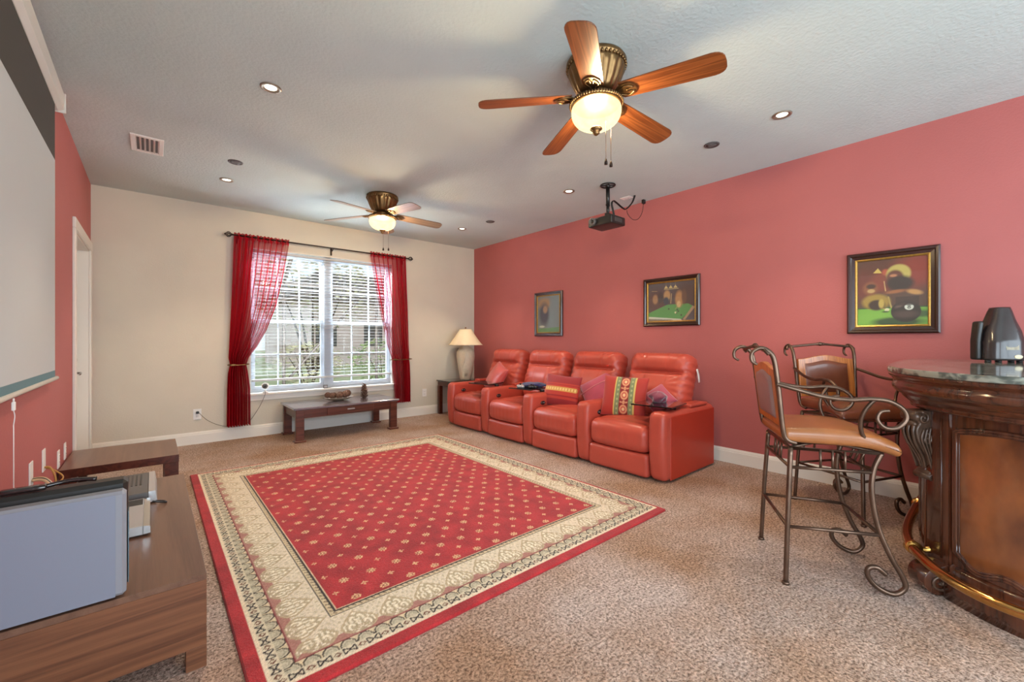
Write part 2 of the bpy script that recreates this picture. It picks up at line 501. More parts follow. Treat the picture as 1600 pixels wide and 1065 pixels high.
def glass_mat():
    m, nt, b = newmat('clear window glass'); nt.nodes.remove(b)
    t = nt.nodes.new('ShaderNodeBsdfTransparent'); t.inputs[0].default_value = (0.96, 0.98, 0.97, 1)
    g = nt.nodes.new('ShaderNodeBsdfGlossy'); g.inputs['Roughness'].default_value = 0.02
    f = nt.nodes.new('ShaderNodeFresnel'); f.inputs[0].default_value = 1.45
    x = nt.nodes.new('ShaderNodeMixShader')
    ge = nt.nodes.new('ShaderNodeNewGeometry')
    k = nt.nodes.new('ShaderNodeMath'); k.operation = 'SUBTRACT'; k.inputs[0].default_value = 1.0
    nt.links.new(ge.outputs['Backfacing'], k.inputs[1])
    mu = nt.nodes.new('ShaderNodeMath'); mu.operation = 'MULTIPLY'     # reflect at the outer faces only
    nt.links.new(f.outputs[0], mu.inputs[0]); nt.links.new(k.outputs[0], mu.inputs[1])
    nt.links.new(mu.outputs[0], x.inputs[0]); nt.links.new(t.outputs[0], x.inputs[1]); nt.links.new(g.outputs[0], x.inputs[2])
    nt.links.new(x.outputs[0], nt.nodes['Material Output'].inputs[0])
    return m
M['glass'] = glass_mat()

def sheer_mat():
    """voile: the 'layers' attribute says how much cloth is gathered at a spot"""
    m, nt, b = newmat('crimson sheer voile'); nt.nodes.remove(b)
    L = nt.links
    t = nt.nodes.new('ShaderNodeBsdfTransparent'); t.inputs[0].default_value = (1.0, 0.72, 0.78, 1)
    d = nt.nodes.new('ShaderNodeBsdfDiffuse'); d.inputs[0].default_value = (*lin((160, 22, 32)), 1)
    tl = nt.nodes.new('ShaderNodeBsdfTranslucent'); tl.inputs[0].default_value = (*lin((170, 20, 44)), 1)
    a = nt.nodes.new('ShaderNodeMixShader'); a.inputs[0].default_value = 0.35
    L.new(d.outputs[0], a.inputs[1]); L.new(tl.outputs[0], a.inputs[2])
    at = nt.nodes.new('ShaderNodeAttribute'); at.attribute_name = 'layers'
    lw = nt.nodes.new('ShaderNodeLayerWeight'); lw.inputs[0].default_value = 0.3
    mr = nt.nodes.new('ShaderNodeMath'); mr.operation = 'MULTIPLY_ADD'; mr.inputs[1].default_value = 1.3; mr.use_clamp = True
    L.new(lw.outputs['Facing'], mr.inputs[0]); L.new(at.outputs['Fac'], mr.inputs[2])
    x = nt.nodes.new('ShaderNodeMixShader')
    L.new(mr.outputs[0], x.inputs[0]); L.new(t.outputs[0], x.inputs[1]); L.new(a.outputs[0], x.inputs[2])
    L.new(x.outputs[0], nt.nodes['Material Output'].inputs[0])
    return m
M['sheer'] = sheer_mat()

def granite_mat():
    m, nt, b = newmat('green grey granite'); L = nt.links
    tc = nt.nodes.new('ShaderNodeTexCoord')
    v = nt.nodes.new('ShaderNodeTexVoronoi'); v.inputs['Scale'].default_value = 26
    n = nt.nodes.new('ShaderNodeTexNoise'); n.inputs['Scale'].default_value = 9; n.inputs['Detail'].default_value = 8; n.inputs['Distortion'].default_value = 1.2
    L.new(tc.outputs['Object'], v.inputs['Vector']); L.new(tc.outputs['Object'], n.inputs['Vector'])
    r = nt.nodes.new('ShaderNodeValToRGB'); e = r.color_ramp.elements
    e[0].position = 0.32; e[0].color = (*lin((44, 50, 46)), 1); e[1].position = 0.6; e[1].color = (*lin((88, 94, 88)), 1)
    q = e.new(0.72); q.color = (*lin((146, 150, 138)), 1)
    ad = nt.nodes.new('ShaderNodeMath'); ad.operation = 'MULTIPLY_ADD'; ad.inputs[1].default_value = 0.3
    L.new(v.outputs['Distance'], ad.inputs[0]); L.new(n.outputs[0], ad.inputs[2])
    L.new(ad.outputs[0], r.inputs[0]); L.new(r.outputs[0], b.inputs['Base Color'])
    b.inputs['Roughness'].default_value = 0.08; b.inputs['Coat Weight'].default_value = 0.3; b.inputs['Coat Roughness'].default_value = 0.03
    return m
M['granite'] = granite_mat()

# ------------------------------------------------------------------ painted patterns (numpy canvases turned into colour attributes)
class Canvas:
    def __init__(s, w, h, col):
        s.w, s.h = w, h
        s.a = np.empty((h, w, 3)); s.a[:] = lin(col)
        s.X, s.Y = np.meshgrid((np.arange(w)+0.5)/w, (np.arange(h)+0.5)/h)
    def mask(s, m, col, soft=1.0):
        c = np.array(lin(col)); mm = np.clip(m, 0, 1)[..., None]*soft
        s.a = s.a*(1-mm)+c*mm
    def ell(s, cx, cy, rx, ry, col, rot=0, edge=0.12, soft=1.0):
        dx = s.X-cx; dy = s.Y-cy
        c, n = math.cos(rot), math.sin(rot)
        d = np.sqrt(((dx*c+dy*n)/rx)**2+((-dx*n+dy*c)/ry)**2)
        s.mask((1-d)/edge+0.5, col, soft)
    def rect(s, x0, x1, y0, y1, col, soft=1.0):
        s.mask(((s.X >= x0) & (s.X <= x1) & (s.Y >= y0) & (s.Y <= y1)).astype(float), col, soft)
    def poly(s, pts, col):
        inside = np.zeros(s.X.shape, bool); n = len(pts)
        for i in range(n):
            x1, y1 = pts[i]; x2, y2 = pts[(i+1) % n]
            c = ((y1 > s.Y) != (y2 > s.Y)) & (s.X < (x2-x1)*(s.Y-y1)/((y2-y1) or 1e-9)+x1)
            inside ^= c
        s.mask(inside.astype(float), col)
    def line(s, x0, y0, x1, y1, wd, col):
        dx, dy = x1-x0, y1-y0; L2 = dx*dx+dy*dy
        t = np.clip(((s.X-x0)*dx+(s.Y-y0)*dy)/L2, 0, 1)
        d = np.hypot(s.X-x0-t*dx, s.Y-y0-t*dy)
        s.mask((wd-d)/(wd*0.4)+0.5, col)
    def noise(s, amp):
        r = np.random.RandomState(3); s.a *= 1+(r.rand(s.h, s.w, 1)-0.5)*amp

def canvas_grid(name, cv, fn, material, parent=None, smooth=True):
    """grid mesh with one vertex per canvas texel; fn(u, v) -> (x, y, z) on numpy arrays"""
    w, h = cv.w, cv.h
    U, V = np.meshgrid(np.linspace(0, 1, w), np.linspace(0, 1, h))
    x, y, z = fn(U, V)
    co = np.stack([x, y, z], -1).reshape(-1, 3).astype(np.float32)
    idx = np.arange(w*h).reshape(h, w)
    q = np.stack([idx[:-1, :-1], idx[:-1, 1:], idx[1:, 1:], idx[1:, :-1]], -1).reshape(-1, 4)
    me = bpy.data.meshes.new(name)
    me.vertices.add(len(co)); me.vertices.foreach_set('co', co.ravel())
    me.loops.add(q.size); me.loops.foreach_set('vertex_index', q.ravel().astype(np.int32))
    me.polygons.add(len(q)); me.polygons.foreach_set('loop_start', (np.arange(len(q))*4).astype(np.int32))
    me.polygons.foreach_set('use_smooth', np.full(len(q), smooth))
    at = me.attributes.new('dye', 'FLOAT_COLOR', 'POINT')
    col = np.concatenate([cv.a, np.ones((h, w, 1))], -1).reshape(-1).astype(np.float32)
    at.data.foreach_set('color', col)
    me.materials.append(material)
    me.update(calc_edges=True)
    o = bpy.data.objects.new(name, me)
    C.objects.link(o)
    if parent is not None: o.parent = parent
    return o

# ================================================================== the room
def struct(name, mb, m, **k):
    o = mb.build(name, m, **k); o['kind'] = 'structure'; return o

WX0, WX1, WZ0, WZ1 = 0.90, 2.74, 0.53, 2.31          # far window opening
DY0, DY1, DZ1 = 4.76, 5.79, 2.05                     # door opening
T = 0.2
b = MB(); b.box(XL-T, XR+T, YF-T, YB+T, -0.1, 0.0)
struct('floor', b, M['carpet'])
b = MB(); b.box(XL-T, XR+T, YF-T, YB+T, H, H+0.1)
struct('ceiling', b, M['ceil'])
b = MB()
b.box(XL, WX0, YB, YB+T, 0, H); b.box(WX1, XR, YB, YB+T, 0, H); b.box(WX0, WX1, YB, YB+T, 0, WZ0); b.box(WX0, WX1, YB, YB+T, WZ1, H)
struct('wall_back', b, M['beige'])
b = MB(); b.box(XR, XR+T, YF-T, YB+T, 0, H)
struct('wall_right', b, M['pink'])
b = MB()
b.box(XL-T, XL, -0.1, DY0, 0, H); b.box(XL-T, XL, DY1, YB+T, 0, H); b.box(XL-T, XL, DY0, DY1, DZ1, H)
b.box(XL-T, XL, YF-T, -2.3, 0, H); b.box(XL-T, XL, -2.3, -0.1, 2.3, H)
struct('wall_left', b, M['pink'])
b = MB()
b.box(XL, -0.25, YF-T, YF, 0, H); b.box(4.05, XR, YF-T, YF, 0, H); b.box(-0.25, 4.05, YF-T, YF, 2.3, H)
struct('wall_front', b, M['beige'])

def baseboard(name, p0, p1, nx, ny):
    """profile sweep from p0 to p1, (nx, ny) points into the room"""
    prof = [(0, 0), (0.016, 0), (0.016, 0.105), (0.012, 0.112), (0.012, 0.120), (0.006, 0.130), (0.003, 0.137), (0, 0.137)]
    vs = []
    for p in (p0, p1):
        for d, z in prof: vs.append((p[0]+nx*d, p[1]+ny*d, z))
    n = len(prof)
    fs = [(i, (i+1) % n, n+(i+1) % n, n+i) for i in range(n)] + [tuple(range(n)), tuple(range(2*n-1, n-1, -1))]
    b = MB(); b.add(vs, fs); struct(name, b, M['trim'])
baseboard('baseboard_back', (XL, YB), (XR, YB), 0, -1)
baseboard('baseboard_right', (XR, YF), (XR, YB), -1, 0)
baseboard('baseboard_left', (XL, -0.1), (XL, DY0-0.085), 1, 0)
baseboard('baseboard_corner', (XL, DY1+0.085), (XL, YB), 1, 0)

# door in the left wall
b = MB()
b.bbox(XL-0.001, XL+0.018, DY0-0.085, DY0, 0, DZ1+0.0, 0.004)
b.bbox(XL-0.001, XL+0.018, DY1, DY1+0.085, 0, DZ1+0.0, 0.004)
b.bbox(XL-0.001, XL+0.02, DY0-0.085, DY1+0.085, DZ1, DZ1+0.085, 0.004)
b.box(XL-T, XL, DY0, DY0+0.012, 0, DZ1); b.box(XL-T, XL, DY1-0.012, DY1, 0, DZ1); b.box(XL-T, XL, DY0, DY1, DZ1-0.012, DZ1)
struct('trim_1', b, M['trim'])
b = MB(); b.box(XL-0.135, XL-0.095, DY0+0.012, DY1-0.012, 0.01, DZ1-0.015)
for (a0, a1) in ((DY0+0.14, DY0+0.46), (DY1-0.46, DY1-0.14)):
    for (z0, z1) in ((0.2, 0.85), (1.0, 1.85)):
        b.bbox(XL-0.096, XL-0.088, a0, a1, z0, z1, 0.004)
door = struct('door_1', b, M['door'])
b = MB(); b.lathe([(0.028, 0), (0.028, 0.01), (0.012, 0.012), (0.010, 0.05)], 16, Matrix.Translation((XL-0.095, DY1-0.08, 0.865)) @ Matrix.Rotation(PI/2, 4, 'Y'))
b.tube([(XL-0.047, DY1-0.08, 0.865), (XL-0.043, DY1-0.14, 0.862), (XL-0.045, DY1-0.19, 0.858)], 0.009)
b.build('door_handle', M['chrome'], door)
b = MB(); b.lathe([(0.03, 0), (0.03, 0.012), (0.018, 0.022)], 16, Matrix.Translation((XL-0.095, DY1-0.08, 0.99)) @ Matrix.Rotation(PI/2, 4, 'Y'))
b.build('deadbolt', M['dkiron'], door)

# far window: two double hung units side by side
wy = YB+0.09
b = MB()
def frame(b, x0, x1, z0, z1, w, y0, y1):
    b.box(x0, x0+w, y0, y1, z0, z1); b.box(x1-w, x1, y0, y1, z0, z1)
    b.box(x0+w, x1-w, y0, y1, z0, z0+w); b.box(x0+w, x1-w, y0, y1, z1-w, z1)
frame(b, WX0, WX1, WZ0, WZ1, 0.03, wy-0.03, wy+0.06)
win = struct('window_1', b, M['vinyl'])
mid = (WX0+WX1)/2
b = MB(); b.box(mid-0.045, mid+0.045, wy-0.04, wy+0.06, WZ0+0.03, WZ1-0.03); b.build('mullion', M['vinyl'], win)
for (x0, x1) in ((WX0+0.03, mid-0.045), (mid+0.045, WX1-0.03)):
    for (z0, z1, y0) in ((WZ0+0.03, 1.43, wy-0.015), (1.40, WZ1-0.03, wy+0.02)):
        b = MB(); frame(b, x0, x1, z0, z1, 0.038, y0, y0+0.03)
        xs = [x0+0.038+(x1-x0-0.076)*k/3 for k in (1, 2)]
        for x in xs: b.box(x-0.007, x+0.007, y0+0.006, y0+0.024, z0+0.038, z1-0.038)
        zm = (z0+z1)/2
        b.box(x0+0.038, x1-0.038, y0+0.006, y0+0.024, zm-0.007, zm+0.007)
        s_ = b.build('window_sash', M['vinyl'], win)
        g = MB(); g.box(x0+0.03, x1-0.03, y0+0.013, y0+0.017, z0+0.03, z1-0.03)
        g.build('pane', M['glass'], s_)
b = MB(); b.bbox(WX0-0.06, WX1+0.06, YB-0.055, YB+0.06, WZ0-0.028, WZ0, 0.005)
b.bbox(WX0-0.045, WX1+0.045, YB-0.016, YB-0.0005, WZ0-0.095, WZ0-0.028, 0.004)
struct('trim_2', b, M['trim'])
b = MB()
b.box(WX0-0.0, WX0+0.012, YB, YB+0.06, WZ0, WZ1); b.box(WX1-0.012, WX1, YB, YB+0.06, WZ0, WZ1); b.box(WX0, WX1, YB, YB+0.06, WZ1-0.012, WZ1)
struct('trim_3', b, M['trim'])

# glass doors behind the camera and at its left
for nm, (x0, x1, y0, y1) in (('window_2', (-0.25, 4.05, YF-0.12, YF-0.06)), ('window_3', (XL-0.12, XL-0.06, -2.3, -0.1))):
    b = MB()
    if nm == 'window_2':
        frame(b, x0, x1, 0, 2.3, 0.06, y0, y1)
        for x in (1.15, 2.6): b.box(x-0.04, x+0.04, y0, y1, 0.06, 2.24)
        w2 = struct(nm, b, M['vinyl'])
        g = MB(); g.box(x0+0.05, x1-0.05, YF-0.092, YF-0.088, 0.05, 2.25); g.build('pane', M['glass'], w2)
    else:
        b.box(x0, x1, y0, y0+0.06, 0, 2.3); b.box(x0, x1, y1-0.06, y1, 0, 2.3); b.box(x0, x1, y0+0.06, y1-0.06, 2.24, 2.3); b.box(x0, x1, y0+0.06, y1-0.06, 0, 0.06)
        b.box(x0, x1, -1.24, -1.16, 0.06, 2.24)
        w3 = struct(nm, b, M['vinyl'])
        g = MB(); g.box(XL-0.092, XL-0.088, y0+0.05, y1-0.05, 0.05, 2.25); g.build('pane', M['glass'], w3)

# ================================================================== rug
def rug_canvas():
    x0, x1, y0, y1 = 0.245, 2.69, 1.52, 4.555
    st = 0.005
    w, h = int((x1-x0)/st)+1, int((y1-y0)/st)+1
    cv = Canvas(w, h, (168, 44, 46))
    PX = cv.X*(x1-x0); PY = cv.Y*(y1-y0)
    W, L = x1-x0, y1-y0
    r = np.random.RandomState(7)
    dxe = np.minimum(PX, W-PX+0.033); dye = np.minimum(PY, L-PY+0.033)   # the red rim is narrower on two sides
    e = np.minimum(dxe, dye)                     # distance from the edge
    side = dxe < dye
    s = np.where(side, PY-L/2, PX-W/2)          # coordinate along the border
    cream, dark, sage, red, tan = (220, 206, 182), (56, 46, 44), (168, 160, 136), (160, 40, 44), (186, 166, 132)
    def band(a, b, c): cv.mask(((e >= a) & (e < b)).astype(float), c)
    # border ground bands
    band(0.055, 0.068, (228, 210, 182)); band(0.068, 0.108, (212, 200, 172)); band(0.108, 0.112, dark)
    band(0.112, 0.152, (194, 184, 158)); band(0.152, 0.157, (130, 48, 50)); band(0.157, 0.325, cream)
    band(0.325, 0.330, dark); band(0.330, 0.352, (206, 188, 152)); band(0.352, 0.358, dark); band(0.358, 0.363, (222, 196, 160))
    # crosses and diamonds
    p = 0.046; t = (s/p) % 1.0; v = (e-0.088)/0.018
    inb = (e >= 0.070) & (e < 0.106)
    uu = (t-0.5)*2
    k = np.floor(s/p).astype(int) % 2
    X_ = np.abs(np.abs(uu)*0.9-np.abs(v)) < 0.24
    Dm = (np.abs(uu)+np.abs(v) < 0.75) & ~(np.abs(uu)+np.abs(v) < 0.35)
    cv.mask((inb & (k == 0) & X_).astype(float), dark); cv.mask((inb & (k == 1) & Dm).astype(float), (112, 70, 52))
    cv.mask((inb & (np.abs(np.abs(uu)-1) < 0.10)).astype(float), dark)
    # scallops
    p = 0.066; uu = ((s/p) % 1.0-0.5)*2; v = (e-0.114)/0.038
    inb = (e >= 0.112) & (e < 0.152)
    d = np.hypot(uu, v*0.95)
    cv.mask((inb & (np.abs(d-0.86) < 0.09)).astype(float), (74, 64, 52)); cv.mask((inb & (np.abs(d-0.5) < 0.10)).astype(float), sage)
    cv.mask((inb & (d > 0.98)).astype(float), (214, 196, 160))
    # large heart medallions, the tip towards the field
    nper = np.where(side, round(L/0.165), round(W/0.165)); per = np.where(side, L, W)/nper
    uu = (((s/per)+0.5*((nper % 2) == 0)) % 1.0-0.5)*2; uu = np.where((nper % 2) == 0, uu, (((s/per)+0.5) % 1.0-0.5)*2)
    v = (e-0.160)/0.150
    hw = np.where(v < 0.38, np.sqrt(np.clip(1-((v-0.38)/0.40)**2, 0, 1)), np.clip(1-((v-0.38)/0.62)**1.25, 0, 1))*0.94
    notch = 0.16*np.exp(-(uu/0.16)**2)
    inb = (e > 0.157) & (e < 0.325)
    dd = hw-np.abs(uu)-(v < 0.15)*notch
    inside = inb & (dd > 0) & (v > 0) & (v < 1)
    cv.mask((inside & (dd < 0.14)).astype(float), tan)
    core = inside & (dd > 0.14)
    cv.mask(core.astype(float), (212, 196, 166))
    au = np.abs(uu)
    r1 = np.hypot(au-0.34, (v-0.30)*1.1); t1 = np.arctan2(v-0.30, au-0.34)
    r2 = np.hypot(au-0.10, (v-0.62)*1.2); t2 = np.arctan2(v-0.62, au-0.10)
    sw = np.where(v < 0.47, np.sin(t1*1.0+r1*26), np.sin(t2*2.0+r2*24))
    cv.mask((core & (sw > 0.35)).astype(float), (178, 162, 130)); cv.mask((core & (sw < -0.55)).astype(float), (236, 226, 204))
    ray_ = np.sin(np.arctan2(v-0.06, uu)*11)
    cv.mask((core & (v < 0.30) & (ray_ > 0.5)).astype(float), (164, 140, 110), 0.8)
    out = inb & ~inside
    cv.mask((out & (v < 0.22)).astype(float), (150, 60, 56), 0.75)
    cv.mask((out & (v >= 0.22) & (np.sin(14*uu)*np.sin(20*v) > 0.45)).astype(float), (198, 184, 154))
    # inner rope
    p = 0.028; uu = (s/p+(e-0.33)/0.022*0.5) % 1.0
    cv.mask(((e >= 0.333) & (e < 0.349) & (uu < 0.3)).astype(float), (112, 96, 74))
    # field with rows of small flowers
    fm = e >= 0.363
    n = r.rand(h//12+2, w//12+2)
    yi = np.linspace(0, n.shape[0]-1.01, h); xi = np.linspace(0, n.shape[1]-1.01, w)
    a0 = yi.astype(int); b0 = xi.astype(int); fa = (yi-a0)[:, None]; fb = (xi-b0)[None]
    nn = (n[a0][:, b0]*(1-fa)+n[a0+1][:, b0]*fa)*(1-fb)+(n[a0][:, b0+1]*(1-fa)+n[a0+1][:, b0+1]*fa)*fb
    redm = np.where(fm | (e < 0.055), 1.0, 0)
    cv.a *= 1+((nn-0.5)*0.5*redm)[..., None]
    cx = (W+0.033-0.726)/26; cyp = 0.168
    fxx = (PX-0.363)/cx; ci = np.floor(fxx).astype(int); du = (fxx-ci-0.5)*cx
    off = np.where(ci % 2 == 0, 0.0, 0.5); fyy = (PY-0.40)/cyp+off; dv = (fyy-np.floor(fyy)-0.5)*cyp
    inset = fm & (e > 0.385)
    rad = np.hypot(du, dv); ang = np.arctan2(dv, du)
    big = inset & (ci % 2 == 1)
    sm = inset & (ci % 2 == 0)
    pet = 0.019+0.005*np.cos(8*ang)
    cv.mask((big & (rad < pet)).astype(float), (226, 188, 140)); cv.mask((big & (np.abs(rad-0.0095) < 0.0028)).astype(float), (150, 84, 66))
    pet = 0.011+0.006*np.cos(4*(ang))
    cv.mask((sm & (rad < pet)).astype(float), (222, 176, 132)); cv.mask((sm & (rad < 0.003)).astype(float), (160, 70, 60))
    cv.a *= 1+(r.rand(h, w, 1)-0.5)*0.34
    hgt = 0.014+(r.rand(h, w)-0.5)*0.0012+np.where(e < 0.006, -0.008, 0)
    # gentle waves at the rim
    hgt = hgt+0.003*np.sin(PY*7)*np.exp(-((PX)/0.1)**2)*(np.sin(PY*7) > 0)
    return cv, hgt, (x0, x1, y0, y1)
cv, hgt, (rx0, rx1, ry0, ry1) = rug_canvas()
M['rug'] = attrmat('woven wool rug', 0.95, bump=0.5, bscale=260, spec=0.15, sheen=0.15)
M['rugside'] = mat('rug binding', (150, 36, 40), 0.9)
rug = empty('area_rug', ((rx0+rx1)/2, (ry0+ry1)/2, 0), 0, 'large red oriental rug with cream heart border and small flowers on the carpet', 'rug')
ecx, ecy = (rx0+rx1)/2, (ry0+ry1)/2
canvas_grid('rug_pile', cv, lambda U, V: ((U-0.5)*(rx1-rx0), (V-0.5)*(ry1-ry0), hgt), M['rug'], rug, smooth=False)
b = MB(); b.box(rx0-ecx, rx1-ecx, ry0-ecy, ry1-ecy, 0.0005, 0.0055); b.build('rug_backing', M['rugside'], rug)

# ================================================================== reclining theatre sofa
sofa = empty('reclining_sofa', (3.6, 3.43, 0), 0, 'coral red leather four-seat home theatre sofa along the rose wall', 'sofa')
SX, SY = 3.6, 3.43
arm_y = [1.865, 2.655, 3.445, 4.235, 5.025]
AW = 0.078
def arm_fn(x, y, z):
    # front bulges forward near the top, narrows slightly downwards
    if x < -0.30:
        z01 = (z+0.29)/0.58
        x += 0.018-0.03*math.sin(min(1, max(0, z01))*PI*0.85)
    return (x, y, z)
for i, ay in enumerate(arm_y):
    vs, fs = cushion(0.45, AW, 0.285, 0.05, 10, arm_fn)
    b = MB(); b.add([(x+3.60-SX, y+ay-SY, z+0.297) for x, y, z in vs], fs, True)
    a = b.build('arm', M['leather'], sofa)
    if i == 0:
        p = MB(); p.bbox(3.24-SX, 4.03-SX, ay-AW-0.004-SY, ay-AW+0.006-SY, 0.02, 0.545, 0.004)
        s_ = p.build('side_panel', M['leather_dk'], a); s_['label'] = 'flat deep red side panel'
    p = MB(); vs, fs = rbox(0.16, AW-0.014, 0.014, 0.012, 3, 4)
    p.add([(x+3.78-SX, y+ay-SY, z+0.592) for x, y, z in vs], fs, True); p.build('arm_lid', M['leather'], a)
    if i > 0:
        p = MB()
        Mx = Matrix.Translation((3.33-SX, ay-AW-0.001-SY, 0.475)) @ Matrix.Rotation(PI/2, 4, 'X')
        p.lathe([(0.0, 0.0), (0.036, 0.0), (0.036, 0.003), (0.030, 0.005), (0, 0.005)], 20, Mx @ Matrix.Scale(0.62, 4, (0, 1, 0)))
        p.build('control_plate', M['black'], a)
        p = MB()
        for q in (-0.014, 0.014): p.ball((3.33+q-SX, ay-AW-0.006-SY, 0.475), 0.008, 10, 6, sq=(1, 0.5, 1))
        p.build('control_button', M['chrome'], a)
for i in range(4):
    yc = (arm_y[i]+arm_y[i+1])/2; hw = (arm_y[i+1]-arm_y[i])/2-AW-0.004
    rr = random.Random(i)
    ph = [rr.uniform(0, 6) for _ in range(4)]
    def seat_fn(x, y, z, hw=hw, ph=ph):
        fx = -x/0.33
        if z > 0: z += 0.035*max(0, 1-(y/hw)**2)*max(0, 1-(x/0.34)**2)
        # top stitched seam across, set back from the front
        d = x+0.20
        if z > 0.05: z -= 0.010*math.exp(-(d/0.012)**2)*(1 if abs(y) < hw-0.04 else 0)
        if x < -0.2:
            x -= 0.022*(1-(y/hw)**2)
            x += 0.0025*math.sin(y*95+ph[0])*math.exp(-((z-0.0)/0.08)**2)
        if abs(y) > hw-0.03: z += 0.004*math.sin(x*70+ph[1])
        return (x, y, z)
    vs, fs = cushion(0.33, hw, 0.115, 0.075, 26, seat_fn)
    b = MB(); b.add([(x+3.475-SX, y+yc-SY, z+0.325) for x, y, z in vs], fs, True)
    b.build('seat_cushion', M['leather'], sofa)
    def foot_fn(x, y, z, hw=hw, ph=ph):
        if x < 0: x -= 0.012*(1-(y/hw)**2)*(1-(z/0.1)**2); x += 0.0015*math.sin(y*60+ph[2])*(z > 0.02)
        return (x, y, z)
    vs, fs = cushion(0.05, hw, 0.098, 0.03, 16, foot_fn)
    b = MB(); b.add([(x+3.20-SX, y+yc-SY, z+0.112) for x, y, z in vs], fs, True)
    b.build('footrest', M['leather'], sofa)
    hb = 0.335
    def back_fn(x, y, z, hb=hb, ph=ph):
        # x towards the room is negative; z runs up the back
        if x < 0:
            prof = 0.055*math.exp(-((z-0.24)/0.10)**2)+0.045*math.exp(-((z+0.05)/0.14)**2)+0.03*math.exp(-((z+0.26)/0.08)**2)
            x -= prof*(1-(y/hb)**4)
            cr = math.exp(-((z-0.12)/0.018)**2)*(1 if abs(y) < 0.22 else max(0, 1-(abs(y)-0.22)/0.07))
            x += 0.055*cr
            for sy in (-0.12, 0.12):
                sx_ = sy*(1+max(0, 0.12-z)*-0.5)
                x += 0.008*math.exp(-((y-sx_)/0.007)**2)
            # creases fanning out at the lower corners
            t = math.atan2(z+0.02, abs(y)-0.05)
            x += 0.004*math.sin(t*22+ph[3])*max(0, min(1, (abs(y)-0.14)/0.1))
        if abs(y) > hb-0.04: y += 0.004*math.sin(z*90+ph[0])*(1 if y > 0 else -1)
        # narrower towards the seat
        if z < -0.1: y *= 1-0.10*min(1, (-0.1-z)/0.2)
        return (x, y, z)
    vs, fs = cushion(0.105, hb, 0.33, 0.085, 44, back_fn)
    R = Matrix.Translation((3.885-SX, yc-SY, 0.715)) @ Matrix.Rotation(math.radians(19), 4, 'Y')
    b = MB(); b.add(vs, fs, True, R)
    bk = b.build('backrest', M['leather'], sofa)
    if i == 0:
        p = MB()
        p.grid(lambda u, v: (3.98-SX+0.02*v+0.0, yc-hb-0.012-0.012*math.sin(v*2)-SY, 0.90-0.13*v+0.0), 1, 6)
        p.grid(lambda u, v: (3.98-SX+0.02*v-0.035*u, yc-hb-0.012-0.012*math.sin(v*2)-SY, 0.90-0.13*v), 3, 6)
        o = p.build('care_tag', M['white'], bk); m_ = o.modifiers.new('s', 'SOLIDIFY'); m_.thickness = 0.001; o['label'] = 'white paper tag'
b = MB(); b.box(3.26-SX, 4.02-SX, arm_y[0]-SY, arm_y[4]-SY, 0.03, 0.2)
for i in range(4):
    yc = (arm_y[i]+arm_y[i+1])/2
    b.box(3.78-SX, 4.02-SX, yc-0.31-SY, yc+0.31-SY, 0.2, 0.46)
b.build('base_frame', M['leather_dk'], sofa)

# swivel trays on the arms
def tray(x, y, rz, ax, ay, label, hs=0.165):
    t = empty('swivel_tray', (x, y, 0.615), rz, label, 'tray', 'swivel trays on the sofa arms')
    b = MB(); b.bbox(-hs, hs, -hs, hs, -0.006, 0.006, 0.003); b.build('tray_top', M['blackgloss'], t)
    b = MB()
    inv = Matrix.Rotation(-rz, 3, 'Z'); p = inv @ Vector((ax-x, ay-y, 0))
    b.tube([(p.x, p.y, -0.035), (p.x, p.y, -0.007)], 0.028, 16); b.tube([(p.x*0.9, p.y*0.9, -0.010), (0, 0, -0.010)], 0.010, 8)
    b.build('pivot_post', M['black'], t)
    return t
tray(3.40, 1.985, math.radians(8), 3.42, 1.865, 'black square swivel tray on the near end arm, a plum cloth lying on it', 0.18)
tray(3.33, 4.42, math.radians(14), 3.38, 4.26, 'empty black swivel tray on the arm between the two far seats')
tray(3.36, 3.64, math.radians(10), 3.42, 3.47, 'black swivel tray on the middle arm under the navy cloth and controllers')

# cushions on the sofa
def pillow_shape(w, h, t, n=30, pinch=0.06):
    def top(sgn):
        def f(u, v):
            a, c = 2*u-1, 2*v-1
            ed = max(0.0, (1-a*a))*max(0.0, (1-c*c))
            k = 1-pinch*(1-a*a)*c*c*0.0
            x = a*w/2*(1-pinch*(1-c*c)*0)*(1-pinch*(1-abs(c))**1*0)
            x = a*w/2*(1-pinch*(1-c*c)*abs(a)); y = c*h/2*(1-pinch*(1-a*a)*abs(c))
            return (x, y, sgn*t/2*ed**0.42)
        return f
    b = MB(); b.grid(top(1), n, n); b.grid(top(-1), n, n)
    nf = n*n
    b.f[nf:] = [tuple(reversed(f)) for f in b.f[nf:]]
    return b
def place(o, loc, n_dir, up_roll=0):
    """local z to n_dir, local y as close to world up as possible, then roll"""
    z = Vector(n_dir).normalized(); y = Vector((0, 0, 1)); y = (y-z*y.dot(z)).normalized(); x = y.cross(z)
    R = Matrix((x, y, z)).transposed() @ Matrix.Rotation(up_roll, 3, 'Z')
    o.rotation_euler = R.to_euler(); o.location = loc
def painted_pillow(name, w, h, t, cv, material, pinch=0.05):
    nh, nw = cv.h, cv.w
    def fn(U, V):
        a, c = 2*U-1, 2*V-1
        ed = np.clip(1-a*a, 0, 1)*np.clip(1-c*c, 0, 1)
        return a*w/2*(1-pinch*(1-c*c)*np.abs(a)), c*h/2*(1-pinch*(1-a*a)*np.abs(c)), t/2*ed**0.42
    return canvas_grid(name, cv, fn, material), fn

p = pillow_shape(0.46, 0.42, 0.16).build('throw_pillow', M['satin'])
place(p, (3.58, 4.53, 0.655), (-0.84, 0.25, 0.50), math.radians(-14))
tag(p, 'plain coral satin cushion leaning on the farthest sofa seat', 'cushion')

